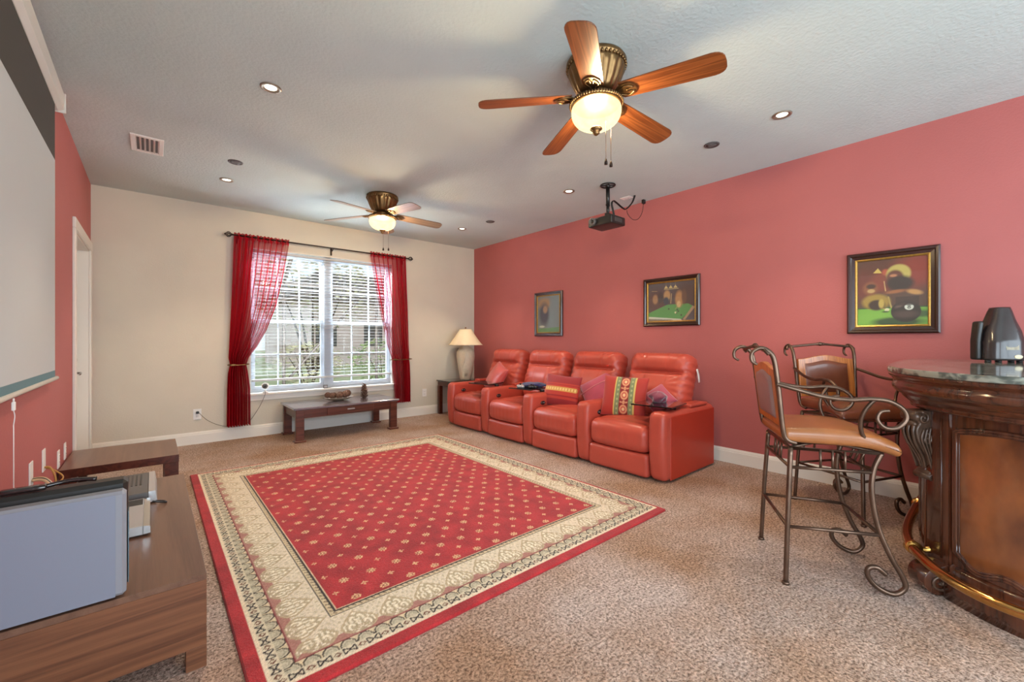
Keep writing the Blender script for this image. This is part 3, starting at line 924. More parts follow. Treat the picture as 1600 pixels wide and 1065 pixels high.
def join_back(front, w, h, t, backmat, pinch, parent):
    b = pillow_shape(w, h, t, 30, pinch)
    half = len(b.v)//2
    q = MB(); nf = len(b.f)//2
    q.v = b.v[half:]; q.f = [tuple(i-half for i in f) for f in b.f[nf:]]; q.sm = [True]*nf; q.mi = [0]*nf
    return q.build('pillow_back', backmat, parent)
M['printed'] = attrmat('woven cushion fabric', 0.6, sheen=0.3, bump=0.15, bscale=300)
M['pillowred'] = mat('brick red cushion fabric', (158, 44, 36), 0.6, sheen=0.3, bump=0.15, bscale=300)
cv = Canvas(90, 90, (150, 40, 44))
cv.rect(0, 1, 0.22, 0.72, (186, 58, 44)); cv.rect(0, 1, 0.30, 0.34, (150, 32, 34)); cv.rect(0, 1, 0.66, 0.68, (158, 36, 38))
cv.rect(0.04, 0.96, 0.47, 0.60, (212, 166, 84)); cv.rect(0.04, 0.96, 0.50, 0.57, (228, 196, 124))
cv.mask(((cv.Y > 0.49) & (cv.Y < 0.58) & (np.sin(cv.X*80) > 0.5)).astype(float), (196, 140, 70))
t = empty('throw_pillow', (3.53, 3.22, 0.60), 0, 'brick red cushion with a yellow embroidered stripe on the second seat from the bar', 'cushion')
o, _ = painted_pillow('pillow_front', 0.44, 0.36, 0.13, cv, M['printed']); o.parent = t
join_back(o, 0.44, 0.36, 0.13, M['pillowred'], 0.05, t)
place(t, (3.50, 3.235, 0.605), (-0.90, -0.25, 0.30), math.radians(-3))

p = pillow_shape(0.40, 0.40, 0.13).build('throw_pillow', M['rosevelvet'])
place(p, (3.70, 2.87, 0.60), (-0.85, -0.10, 0.42), math.radians(32))
tag(p, 'pink velvet cushion with pale piping between two patterned cushions', 'cushion')
b = MB(); b.tube([(-0.19, 0.06, 0.035), (-0.1, 0.065, 0.058), (0, 0.07, 0.066), (0.1, 0.075, 0.056), (0.19, 0.08, 0.03)], 0.006, 6)
o = b.build('piping', mat('pale pink ribbon', (222, 140, 140), 0.4), p); o['label'] = 'pale pink ribbon stripe'

cv = Canvas(110, 100, (172, 50, 40))
cv.rect(0.30, 0.76, 0, 1, (206, 176, 96)); cv.rect(0.33, 0.43, 0, 1, (122, 132, 92)); cv.rect(0.63, 0.73, 0, 1, (122, 132, 92))
cv.rect(0.43, 0.63, 0, 1, (134, 34, 34))
for k in range(9):
    cv.ell(0.38, 0.05+k*0.115, 0.02, 0.03, (170, 170, 120)); cv.ell(0.68, 0.05+k*0.115, 0.02, 0.03, (170, 170, 120))
for cyk in (0.16, 0.5, 0.84):
    cv.ell(0.53, cyk, 0.085, 0.11, (216, 152, 110)); cv.ell(0.53, cyk, 0.055, 0.072, (190, 84, 70)); cv.ell(0.53, cyk, 0.03, 0.04, (226, 190, 140))
for cyk in (0.33, 0.67):
    cv.ell(0.53, cyk, 0.03, 0.05, (206, 140, 104))
    for sx in (-1, 1): cv.ell(0.53+sx*0.06, cyk, 0.03, 0.02, (206, 140, 104), 0.6*sx)
t = empty('throw_pillow', (3.45, 2.4, 0.62), 0, 'red cushion with a broad gold and green medallion band on the nearest seat', 'cushion')
o, _ = painted_pillow('pillow_front', 0.43, 0.40, 0.14, cv, M['printed']); o.parent = t
join_back(o, 0.43, 0.40, 0.14, M['pillowred'], 0.05, t)
place(t, (3.47, 2.39, 0.632), (-0.88, -0.34, 0.32), math.radians(-2))

def blob(name, loc, s3, m, seed, rz=0):
    r_ = random.Random(seed)
    ph = [r_.uniform(0, 6) for _ in range(6)]
    b = MB()
    def f(u, v):
        a = u*2*PI; t_ = v*PI
        k = 1+0.14*math.sin(3*a+ph[0]+2*math.sin(t_*2))+0.08*math.sin(7*a+ph[1])*math.sin(t_*3)+0.06*math.sin(5*t_+ph[2])
        x = math.sin(t_)*math.cos(a)*k; y = math.sin(t_)*math.sin(a)*k; z = -math.cos(t_)*(1+0.12*math.sin(4*a+ph[3])*math.sin(t_))
        return (x*s3[0], y*s3[1], max(z, -0.75)*s3[2]+0.75*s3[2])
    b.grid(f, 40, 24, wrap=True)
    o = b.build(name, m); o.location = loc; o.rotation_euler = (0, 0, rz)
    return o
p = pillow_shape(0.25, 0.25, 0.10).build('throw_pillow', mat('dusty pink velvet', (168, 62, 84), 0.7, sheen=0.6))
place(p, (3.66, 2.14, 0.62), (-0.75, -0.2, 0.6), math.radians(44)); tag(p, 'small dusty pink cushion behind the tray nearest the bar', 'cushion')
p = blob('folded_cloth', (3.47, 2.03, 0.621), (0.085, 0.075, 0.055), M['plum'], 5, 0.4); tag(p, 'crumpled plum velvet cloth lying on the nearest black tray', 'cloth')
p = blob('folded_cloth', (3.47, 3.67, 0.621), (0.15, 0.10, 0.03), M['navy'], 8, -0.9); tag(p, 'navy blue folded cloth at the back of the middle tray', 'cloth')
def gamepad(loc, rz, m, label, z=0):
    t = empty('game_controller', loc, rz, label, 'controller')
    b = MB()
    vs, fs = rbox(0.062, 0.035, 0.016, 0.015, 3, 4)
    vs = [(x, y-0.25*abs(x)*(abs(x) > 0.03), zz+0.016) for x, y, zz in vs]; b.add(vs, fs, True)
    for sx in (-1, 1): b.tube([(sx*0.05, 0.0, 0.016), (sx*0.062, -0.05, 0.016)], [0.018, 0.012], 8)
    b.build('housing', m, t)
    for sx in (-1, 1):
        b = MB(); b.lathe([(0.006, 0.03), (0.006, 0.040), (0.011, 0.042), (0.011, 0.046), (0, 0.046)], 10, Matrix.Translation((sx*0.025, -0.008, 0)))
        b.build('thumbstick', M['black'], t)
    return t
gamepad((3.27, 3.69, 0.622), 0.9, M['silver'], 'silver game controller in front of the navy cloth on the middle tray')
gamepad((3.33, 3.55, 0.622), 1.3, M['black'], 'black game controller beside the silver one on the middle tray')

# ================================================================== side table and lamp in the far right corner
t = empty('side_table', (3.78, 5.71, 0), 0, 'small dark side table with black glass top in the far corner', 'table')
b = MB(); b.bbox(-0.32, 0.32, -0.21, 0.21, 0.52, 0.54, 0.004); b.build('tabletop', M['blackgloss'], t)
b = MB(); b.box(-0.30, 0.30, -0.19, -0.17, 0.45, 0.52); b.box(-0.30, 0.30, 0.17, 0.19, 0.45, 0.52); b.box(-0.30, -0.28, -0.17, 0.17, 0.45, 0.52); b.box(0.28, 0.30, -0.17, 0.17, 0.45, 0.52)
b.build('apron', M['espresso'], t)
for sx in (-1, 1):
    for sy in (-1, 1):
        b = MB(); b.bbox(sx*0.275-0.03, sx*0.275+0.03, sy*0.165-0.03, sy*0.165+0.03, 0, 0.45, 0.003); b.build('leg', M['espresso'], t)
t = empty('table_lamp', (3.845, 5.655, 0.541), 0, 'cream ceramic table lamp with tapered shade on the corner side table', 'lamp')
b = MB(); b.lathe([(0.085, 0), (0.092, 0.015), (0.10, 0.06), (0.118, 0.16), (0.138, 0.28), (0.148, 0.38), (0.140, 0.45), (0.11, 0.50), (0.072, 0.525), (0.058, 0.545), (0.066, 0.56), (0.05, 0.565), (0, 0.566)], 36)
b.build('vase_base', M['ceramic'], t)
b = MB()
hr = [(-0.35, 0.10, 0.20), (-0.30, 0.05, 0.24), (-0.22, 0.02, 0.29), (-0.15, 0.06, 0.33), (-0.12, 0.10, 0.37), (-0.20, 0.10, 0.42), (-0.28, 0.08, 0.44), (-0.33, 0.05, 0.42), (-0.40, 0.0, 0.41)]
def surf(a, z):
    r_ = np.interp(z, [0, 0.06, 0.16, 0.28, 0.38, 0.45, 0.5], [0.087, 0.10, 0.118, 0.138, 0.148, 0.14, 0.11])+0.002
    th = math.radians(236)+a
    return (r_*math.cos(th), r_*math.sin(th), z)
b.tube(spline([surf(a, z) for a, _, z in hr], 5), [0.004+0.012*math.exp(-((k-12)/7)**2) for k in range(41)], 8)
for k in range(5): b.tube([surf(-0.15+0.1*k, 0.06), surf(-0.2+0.11*k, 0.17+0.02*(k % 2))], [0.007, 0.002], 6)
b.build('heron_relief', M['ceramic'], t)
b = MB(); b.tube([(0, 0, 0.566), (0, 0, 0.80)], 0.006); b.ball((0, 0, 0.83), 0.013); b.build('harp_rod', M['fanbrass'], t)
b = MB()
n = 40
b.grid(lambda u, v: ((0.278-0.185*v**0.85)*math.cos(u*2*PI), (0.278-0.185*v**0.85)*math.sin(u*2*PI), 0.555+0.255*v), n, 10, wrap=True)
o = b.build('lamp_shade', M['shade'], t); s_ = o.modifiers.new('s', 'SOLIDIFY'); s_.thickness = 0.003

# ================================================================== low bench table with its things
t = empty('bench_table', (1.86, 5.565, 0), 0, 'low dark cherry bench table with one drawer under the window', 'table')
b = MB(); b.bbox(-0.64, 0.64, -0.335, 0.335, 0.372, 0.398, 0.006); b.build('tabletop', M['benchtop_sheen'], t)
b = MB(); b.box(-0.56, 0.56, 0.275, 0.295, 0.27, 0.372); b.box(-0.60, -0.58, -0.27, 0.27, 0.27, 0.372); b.box(0.58, 0.60, -0.27, 0.27, 0.27, 0.372)
b.box(-0.56, 0.56, -0.295, -0.275, 0.27, 0.372); b.build('apron', M['cherry'], t)
b = MB(); b.bbox(-0.27, 0.30, -0.306, -0.294, 0.278, 0.366, 0.003); dr = b.build('drawer', M['cherry'], t)
b = MB(); b.bbox(-0.035, 0.055, -0.322, -0.306, 0.322, 0.338, 0.004); o = b.build('drawer_handle', M['silver'], dr)
for sx in (-1, 1):
    for sy in (-1, 1):
        b = MB(); b.bbox(sx*0.57-0.045, sx*0.57+0.045, sy*0.285-0.03, sy*0.285+0.03, 0.022, 0.372, 0.004)
        b.bbox(sx*0.57-0.062, sx*0.57+0.062, sy*0.285-0.045, sy*0.285+0.045, 0.0, 0.022, 0.004)
        b.build('leg', M['cherry'], t)
t = tag(MB().lathe([(0.0, 0.006), (0.05, 0.006), (0.12, 0.016), (0.19, 0.040), (0.195, 0.044), (0.185, 0.042), (0.12, 0.012), (0.05, 0.0), (0, 0)], 40, Matrix.Scale(0.62, 4, (0, 1, 0))).build('shallow_dish', M['dish']),
        'shallow pale dish holding woven balls on the bench table', 'dish')
t.location = (1.83, 5.59, 0.3985)
bp = [(-0.085, 0.0), (-0.005, -0.035), (0.075, -0.02), (-0.045, 0.045), (0.04, 0.05), (0.12, 0.03), (-0.125, 0.03)]
for k, (x, y) in enumerate(bp):
    b = MB(); r_ = 0.038+0.004*(k % 3)
    b.grid(lambda u, v, r_=r_: ((r_*(1+0.05*math.sin(18*u*2*PI+10*v)))*math.sin(v*PI)*math.cos(u*2*PI), (r_*(1+0.05*math.sin(18*u*2*PI+10*v)))*math.sin(v*PI)*math.sin(u*2*PI), -r_*math.cos(v*PI)), 48, 16, wrap=True)
    o = b.build('decorative_ball', M['wicker']); o.location = (1.83+x, 5.59+y, 0.418+r_+0.22*abs(x)*0.6)
    tag(o, 'woven brown decorative ball lying in the shallow dish', 'ball', 'woven balls in the dish')
b = MB(); r_ = random.Random(3)
for k in range(46):
    a = k*2.4; z = 0.012+k*0.0034; rr_ = 0.047*(1-(k/60)**2)
    Mx = Matrix.Translation((rr_*math.cos(a)*0.8, rr_*math.sin(a)*0.8, z)) @ Matrix.Rotation(a, 4, 'Z') @ Matrix.Rotation(-0.6, 4, 'Y')
    b.ball((0, 0, 0), 0.017, 8, 5, Mx, (1.1, 0.8, 0.35))
b.tube([(0, 0, 0), (0, 0, 0.15)], 0.025, 8)
b.ball((0.01, 0, 0.165), 0.018, 8, 6); b.tube([(0.01, 0.0, 0.17), (-0.02, 0.01, 0.2)], [0.009, 0.002], 6)
o = b.build('pinecone_figurine', M['pine']); o.location = (2.19, 5.66, 0.3985); tag(o, 'small brown and grey pinecone figurine at the right end of the bench table', 'figurine')

# webcam on the sill, its cable to the wall outlet, small thermometer on the mullion
t = empty('security_camera', (1.06, 5.93, 0.53), 0, 'small white indoor camera with round grey face on the window sill', 'camera')
b = MB(); b.lathe([(0.036, 0), (0.036, 0.008), (0.012, 0.014), (0.010, 0.035)], 20); b.ball((0, 0, 0.082), 0.043, 20, 12); b.build('housing', M['white'], t)
b = MB(); b.lathe([(0, 0.0), (0.030, 0.0), (0.030, 0.008), (0.02, 0.014), (0, 0.014)], 20, Matrix.Translation((-0.01, -0.034, 0.082)) @ Matrix.Rotation(PI/2, 4, 'X')); b.build('lens_ring', M['greymesh'], t)
b = MB(); b.ball((-0.01, -0.049, 0.082), 0.010, 10, 6); b.build('lens', M['lens'], t)
o = tag(MB().bbox(-0.028, 0.028, -0.006, 0.006, 0, 0.045, 0.003).build('window_thermometer', M['greymesh']), 'tiny grey framed thermometer standing on the sill at the mullion', 'thermometer')
o.location = (1.77, 5.93, 0.53)
c2 = MB(); c2.box(-0.02, 0.02, -0.0075, -0.006, 0.008, 0.037); c2.build('display', M['silver'], o)

def wall_plate(name, label, cat, origin, axis, w, h, holes=2, m='white', group=None):
    """plate on a wall; axis 'y' faces -y, 'x' faces +x"""
    rz = 0 if axis == 'y' else PI/2
    t = empty(name, origin, rz, label, cat, group)
    b = MB(); b.bbox(-w/2, w/2, -0.006, 0, -h/2, h/2, 0.002); b.build('cover_plate', M[m], t)
    if holes == 2:
        for dz in (-0.02, 0.02):
            b = MB(); b.bbox(-0.016, 0.016, -0.009, -0.005, dz-0.013, dz+0.013, 0.002); s_ = b.build('socket', M['white'], t)
            b = MB(); b.box(-0.008, -0.005, -0.0095, -0.0085, dz-0.004, dz+0.006); b.box(0.005, 0.008, -0.0095, -0.0085, dz-0.004, dz+0.006); b.build('slot', M['black'], s_)
    elif holes == 1:
        b = MB(); b.bbox(-0.016, 0.016, -0.009, -0.005, -0.033, 0.033, 0.002); b.build('rocker', M['white'], t)
    return t
wall_plate('wall_outlet', 'white outlet with a black plug on the beige wall left of the curtain', 'outlet', (0.388, YB, 0.335), 'y', 0.075, 0.12)
wall_plate('wall_outlet', 'white outlet on the beige wall between the right curtain and the sofa', 'outlet', (3.268, YB, 0.345), 'y', 0.075, 0.12)
b = MB(); b.bbox(0.375, 0.402, YB-0.045, YB-0.0095, 0.345, 0.370, 0.004); plug = b.build('camera_cable', M['black'])
tag(plug, 'thin grey cable drooping from the outlet behind the curtain up to the sill camera', 'cable')
b = MB(); b.tube(spline([(0.40, YB-0.035, 0.356), (0.48, YB-0.03, 0.26), (0.60, YB-0.03, 0.185), (0.75, YB-0.03, 0.15), (0.88, YB-0.035, 0.19), (0.98, YB-0.06, 0.34), (1.04, YB-0.075, 0.48), (1.055, YB-0.07, 0.535), (1.06, YB-0.025, 0.545)], 8), 0.0032, 6)
b.build('cord', M['cloth_cord'], plug)

# ================================================================== curtains
RZ = 2.41; RY = 5.872
t = empty('curtain_rod', (1.83, RY, RZ), 0, 'dark iron curtain rod with cage finials above the window', 'curtain rod')
b = MB(); b.tube([(-1.12, 0, 0), (1.12, 0, 0)], 0.009, 10); b.build('rod', M['dkiron'], t)
for sx in (-1, 1):
    b = MB()
    for k in range(6):
        a0 = 2*PI*k/6
        b.tube([(sx*(1.12+0.07*q), 0.030*math.sin(PI*q)*math.cos(a0+1.6*q), 0.030*math.sin(PI*q)*math.sin(a0+1.6*q)) for q in [i/10 for i in range(11)]], 0.004, 5)
    b.ball((sx*1.12, 0, 0), 0.012, 8, 6); b.ball((sx*1.19, 0, 0), 0.009, 8, 6); b.build('finial', M['dkiron'], t)
for x in (-1.06, 0.02, 1.06):
    b = MB(); b.tube([(x, 0.0, -0.012), (x, 0.03, -0.03), (x, 0.088, -0.03)], 0.006, 8); b.bbox(x-0.012, x+0.012, 0.080, 0.0875, -0.085, 0.01, 0.002); b.build('rod_bracket', M['dkiron'], t)

def curtain(keys, label, nf, ph, flip):
    zs = [k[0] for k in keys][::-1]; ls = [k[1] for k in keys][::-1]; rs = [k[2] for k in keys][::-1]
    ztop, zbot = RZ+0.028, keys[-1][0]
    def f(u, v):
        z = ztop+(zbot-ztop)*v
        xl = np.interp(z, zs, ls); xr = np.interp(z, zs, rs)
        wd = xr-xl
        amp = 0.010+0.018*(1-wd/0.6)
        a = u if not flip else 1-u
        uu = u**(1.0+0.0)
        if v < 0.03: amp = 0.011
        y = RY-0.002+amp*math.sin(2*PI*nf*uu+ph+0.8*math.sin(v*5))+0.3*amp*math.sin(2*PI*nf*2.3*uu+2*v)
        tie = math.exp(-((z-0.885)/0.05)**2)
        x = xl+wd*u+tie*0.0
        if abs(z-(RZ-0.018)) < 0.008: y = RY-0.002+(y-RY)*0.6
        z += 0.006*math.sin(2*PI*nf*uu) * (1 if v > 0.985 else 0) + (0.006*math.sin(2*PI*nf*1.7*uu) if v < 0.01 else 0)
        return (x, y, z)
    nu, nv = nf*14, 110
    b = MB(); b.grid(f, nu, nv)
    o = b.build('sheer_curtain', M['sheer'], weld=False)
    at = o.data.attributes.new('layers', 'FLOAT', 'POINT')
    vals = []
    for j in range(nv+1):
        z = ztop+(zbot-ztop)*j/nv; wd = np.interp(z, zs, rs)-np.interp(z, zs, ls)
        for i in range(nu+1):
            u = i/nu; uo = 1-u if flip else u
            lay = (keys[0][2]-keys[0][1])/wd*(1.0+2.6/(1+math.exp((uo-0.33)*30)))
            if j < 4: lay = 4
            pl = 0.5+0.5*math.sin(2*PI*nf*u+ph+0.8*math.sin(j/nv*5)+1.2)
            lay *= 0.7+1.1*pl**3
            vals.append(1-(1-0.30)**lay)
    at.data.foreach_set('value', vals)
    return tag(o, label, 'curtain', 'sheer red curtains')
ck = [(2.45, 0.728, 1.315), (2.36, 0.728, 1.31), (1.95, 0.715, 1.245), (1.6, 0.703, 1.17), (1.3, 0.69, 1.065), (1.1, 0.682, 0.965), (0.97, 0.675, 0.88), (0.885, 0.690, 0.852), (0.80, 0.672, 0.868), (0.6, 0.660, 0.892), (0.165, 0.655, 0.895)]
curtain(ck, 'left sheer crimson curtain tied back, its hem near the baseboard', 9, 0.3, False)
ck = [(2.45, 2.362, 2.915), (2.36, 2.365, 2.915), (1.95, 2.44, 2.93), (1.6, 2.51, 2.945), (1.3, 2.575, 2.955), (1.1, 2.625, 2.962), (0.97, 2.67, 2.970), (0.885, 2.70, 2.965), (0.80, 2.695, 2.975), (0.6, 2.72, 2.982), (0.24, 2.745, 2.985)]
curtain(ck, 'right sheer crimson curtain tied back near the sofa corner', 8, 1.7, True)
for (x0, x1, lab) in ((0.685, 0.862, 'metal leaf holdback gripping the left curtain'), (2.692, 2.975, 'metal leaf holdback gripping the right curtain')):
    b = MB(); xm = (x0+x1)/2
    b.tube(spline([(x0-0.012, RY+0.04, 0.885), (x0-0.01, RY-0.035, 0.887), (xm, RY-0.052, 0.885), (x1+0.008, RY-0.035, 0.89), (x1+0.012, RY+0.05, 0.892)], 8), 0.006, 8)
    b.tube([(x1+0.012, RY+0.05, 0.892), (x1+0.012, YB-0.001, 0.892)], 0.005, 6)
    b.ball((x0+0.03, RY-0.05, 0.886), 0.022, 10, 8, sq=(1.6, 0.3, 0.6))
    tag(b.build('curtain_holdback', M['fanbrass']), lab, 'holdback')

# blinds
t = empty('window_blind', (1.82, YB+0.025, 2.28), 0, 'white wooden venetian blind lowered over the window, slats open', 'blind')
bx0, bx1 = -0.90, 0.90
b = MB(); b.bbox(bx0, bx1, -0.028, 0.022, -0.025, 0.0, 0.004); b.build('headrail', M['slat'], t)
b = MB()
nsl = 36
for k in range(nsl):
    z = -0.055-k*0.0425
    Mx = Matrix.Translation((0, 0, z)) @ Matrix.Rotation(math.radians(-2), 4, 'X')
    b.box(bx0, bx1, -0.022, 0.022, -0.0013, 0.0013, Mx)
b.build('slats', M['slat'], t)
b = MB(); b.bbox(bx0, bx1, -0.022, 0.022, -1.615, -1.59, 0.005); b.build('bottom_rail', M['slat'], t)
b = MB()
for x in (-0.72, -0.22, 0.22, 0.72):
    for y in (-0.0255, 0.0255): b.tube([(x, y, -0.02), (x, y, -1.6)], 0.0009, 4)
b.build('ladder_cord', M['slat'], t)
b = MB(); b.tube([(0.83, -0.034, -0.02), (0.83, -0.034, -1.0)], 0.0012, 4); b.lathe([(0.004, 0.03), (0.009, 0), (0.004, 0)], 8, Matrix.Translation((0.83, -0.034, -1.03))); b.build('lift_cord', M['slat'], t)

# ================================================================== outside the window
b = MB(); b.box(-30, 30, YB+T, 60, -0.25, -0.15)
b.box(-30, XL-T, -40, YB+T, -0.25, -0.15); b.box(XR+T, 30, -40, YB+T, -0.25, -0.15); b.box(XL-T, XR+T, -40, YF-T, -0.25, -0.15)
o = b.build('lawn', M['grass']); o['kind'] = 'structure'
b = MB(); b.box(-3, 8, YB+T, 10.4, -0.15, -0.08); o = b.build('patio', M['concrete']); o['kind'] = 'structure'
t = empty('pool_cage', (2.5, 9.5, -0.08), 0, 'bronze screen enclosure with diagonal roof beams outside the window', 'screen enclosure')
def beam(b, p, q, w=0.05):
    b.tube([p, q], w*0.7, 4)
for k, x in enumerate((-4.5, -2.4, -0.3, 1.8, 3.9)):
    b = MB(); beam(b, (x, 0.8, 0), (x, 0.8, 2.5)); b.build('post', M['cagemetal'], t)
    b = MB(); beam(b, (x, 0.8, 2.5), (x, -0.8, 3.6)); b.build('roof_beam', M['cagemetal'], t)
b = MB(); beam(b, (-4.5, 0.8, 2.5), (3.9, 0.8, 2.5)); beam(b, (-4.5, 0.8, 0.9), (3.9, 0.8, 0.9), 0.03); b.build('eave_rail', M['cagemetal'], t)
for (p, q) in (((-3.4, 0.8, 0.0), (-1.9, 0.8, 2.5)), ((-2.3, 0.8, 1.5), (0.2, 0.8, 2.3)), ((-0.2, 0.8, 0.4), (1.3, 0.8, 2.2)), ((-2.2, 0.8, 1.4), (-0.9, 0.8, 0.6))):
    b = MB(); beam(b, p, q, 0.045); b.build('diagonal_brace', M['cagemetal'], t)
def shrub(x, y, w, h, m, seed, label, tree=False):
    t = empty('garden_tree' if tree else 'garden_shrub', (x, y, -0.15), 0, label, 'tree' if tree else 'shrub', 'greenery outside the window')
    r_ = random.Random(seed); b = MB()
    z0 = h*0.35 if tree else 0.1
    for k in range(900 if tree else 700):
        a = r_.uniform(0, 2*PI); c = r_.uniform(-1, 1); rr_ = r_.uniform(0.6, 1)**0.5
        s_ = math.sqrt(1-c*c)
        px, py, pz = w*rr_*s_*math.cos(a), w*rr_*s_*math.sin(a), z0+(h-z0)*(0.5+0.5*c*rr_)
        L = r_.uniform(0.08, 0.16)*(1.4 if tree else 1)
        R = Matrix.Translation((px, py, pz)) @ Matrix.Rotation(r_.uniform(0, 6.3), 4, 'Z') @ Matrix.Rotation(r_.uniform(-1, 1), 4, 'X')
        b.add([(0, 0, 0), (L*0.5, L*0.3, 0.01), (L, 0, 0), (L*0.5, -L*0.3, 0.01)], [(0, 1, 2, 3)], False, R)
    b.build('foliage', m, t)
    b = MB()
    for k in range(5):
        a = k*1.3
        b.tube([(0.05*math.cos(a), 0.05*math.sin(a), 0), (w*0.3*math.cos(a), w*0.3*math.sin(a), h*0.45), (w*0.6*math.cos(a), w*0.6*math.sin(a), h*0.8)], [0.06 if tree else 0.02, 0.03 if tree else 0.012, 0.006], 6)
    b.build('trunk', M['bark'], t)
shrub(-1.2, 11.4, 0.9, 1.5, M['leaf'], 1, 'leftmost garden shrub seen low through the left window half')
shrub(0.9, 11.8, 0.95, 1.7, M['leaf'], 2, 'garden shrub seen low through the left window half, right of the leftmost')
shrub(3.0, 11.5, 0.9, 1.3, M['leaf2'], 3, 'tan garden shrub seen low behind the window mullion')
shrub(5.1, 11.8, 0.9, 1.4, M['leaf'], 4, 'rightmost garden shrub seen low through the right window half')
shrub(0.5, 15.0, 1.8, 4.2, M['leaf2'], 5, 'loose tree standing outside the left window half', True)
shrub(4.2, 15.5, 2.0, 4.4, M['leaf2'], 6, 'loose tree standing outside the right window half', True)
t = empty('neighbour_house', (9.0, 22, -0.15), 0, 'pale pink stucco house far outside the window', 'house')
b = MB(); b.box(-4, 4, 0, 6, 0, 3.2); b.build('wall', M['neighbour'], t)
b = MB(); b.prism([(-4.4, 3.2), (4.4, 3.2), (3.0, 4.6), (-3.0, 4.6)], -0.4, 6.4, Matrix(((1, 0, 0, 0), (0, 0, 1, 0), (0, 1, 0, 0), (0, 0, 0, 1)))); b.build('roof', M['cagemetal'], t)
for x in (-2.4, 0, 2.4):
    b = MB(); b.box(x-0.5, x+0.5, -0.03, 0.02, 1.0, 2.2); b.build('window', M['greymesh'], t)

# ================================================================== pictures on the rose wall
def picture(yc, zc, w, h, cv, label, fw=0.05):
    cv.a = cv.a*0.86+0.14*np.array([0.34, 0.31, 0.29])      # pale haze over the print, mixed into its colours
    t = empty('framed_picture', (XR, yc, zc), -PI/2, label, 'picture')
    # local x runs to the viewer's right, local -y comes off the wall
    prof = [(0.0, 0.0), (0.0, 0.020), (0.010, 0.030), (0.022, 0.028), (0.030, 0.018), (fw, 0.014), (fw, 0.0)]
    def ring(prof, hw, hh, b):
        n = len(prof); vs = []
        for sx, sy in ((-1, -1), (1, -1), (1, 1), (-1, 1)):
            for d, e in prof: vs.append((sx*(hw-d), -0.0008-e, sy*(hh-d)))
        fs = []
        for c in range(4):
            d = (c+1) % 4
            for i in range(n):
                j = (i+1) % n
                fs.append((c*n+i, c*n+j, d*n+j, d*n+i))
        b.add(vs, fs)
    b = MB(); ring(prof, w/2, h/2, b); b.build('picture_frame', M['frame_dk'], t)
    g = fw-0.002
    b = MB(); ring([(g, 0.0), (g, 0.017), (g+0.006, 0.019), (g+0.013, 0.015), (g+0.015, 0.008), (g+0.015, 0.0)], w/2, h/2, b)
    fl = b.build('gold_fillet', M['frame_gold'], t)
    iw, ih = w/2-g-0.012, h/2-g-0.012
    canvas_grid('print', cv, lambda U, V: ((2*U-1)*iw, U*0-0.006, (2*V-1)*ih), M['print'], t, smooth=False)
    b = MB(); b.box(-iw, iw, -0.0095, -0.008, -ih, ih); b.build('glazing', M['glass'], t)
    return t
M['print'] = attrmat('printed picture', 0.5, spec=0.3)
# large: green baize, black eight ball, warm blurred shapes
cv = Canvas(230, 270, (96, 62, 50))
cv.ell(0.3, 0.85, 0.35, 0.2, (100, 48, 34), edge=0.8); cv.ell(0.85, 0.8, 0.3, 0.25, (150, 48, 32), edge=0.9); cv.ell(0.1, 0.6, 0.16, 0.22, (118, 46, 36), edge=0.8)
cv.ell(0.38, 0.66, 0.18, 0.16, (138, 54, 36), edge=0.6)
cv.poly([(0, 0), (1, 0), (1, 0.27), (0, 0.26)], (120, 170, 60)); cv.ell(0.35, 0.1, 0.5, 0.14, (138, 188, 72), edge=0.9)
cv.rect(0, 1, 0.255, 0.275, (60, 80, 40))
cv.ell(0.58, 0.05, 0.34, 0.07, (56, 78, 40), edge=0.5); cv.ell(0.9, 0.16, 0.16, 0.05, (70, 96, 50), edge=0.7)
cv.ell(0.70, 0.20, 0.205, 0.155, (50, 32, 30), edge=0.05); cv.ell(0.70, 0.16, 0.16, 0.05, (86, 60, 54), edge=0.9); cv.ell(0.62, 0.29, 0.07, 0.025, (110, 84, 76), 0.4, edge=0.9)
cv.ell(0.745, 0.265, 0.062, 0.045, (226, 222, 210), edge=0.08)
cv.ell(0.745, 0.278, 0.020, 0.013, (40, 30, 28)); cv.ell(0.745, 0.278, 0.009, 0.006, (226, 222, 210)); cv.ell(0.745, 0.253, 0.024, 0.015, (40, 30, 28)); cv.ell(0.745, 0.253, 0.011, 0.007, (226, 222, 210))
cv.ell(0.44, 0.235, 0.036, 0.024, (232, 220, 176), edge=0.1); cv.ell(0.42, 0.205, 0.05, 0.012, (70, 84, 40), edge=0.8)
cv.line(0.10, 0.38, 0.41, 0.245, 0.007, (206, 160, 106)); cv.line(0.50, 0.27, 0.46, 0.42, 0.012, (190, 160, 96)); cv.line(0.42, 0.52, 0.40, 0.66, 0.008, (214, 164, 110))
cv.ell(0.28, 0.36, 0.20, 0.115, (176, 138, 60), edge=0.35); cv.ell(0.29, 0.31, 0.12, 0.08, (64, 38, 30), edge=0.35); cv.ell(0.36, 0.33, 0.04, 0.07, (206, 170, 84), edge=0.5)
cv.ell(0.20, 0.57, 0.11, 0.10, (150, 84, 52), edge=0.5); cv.ell(0.21, 0.60, 0.07, 0.035, (74, 38, 30), edge=0.5); cv.ell(0.21, 0.53, 0.055, 0.03, (204, 160, 104), edge=0.5)
cv.poly([(0.24, 0.80), (0.37, 0.79), (0.31, 0.87)], (226, 188, 96)); cv.ell(0.42, 0.80, 0.05, 0.045, (190, 84, 56), edge=0.7)
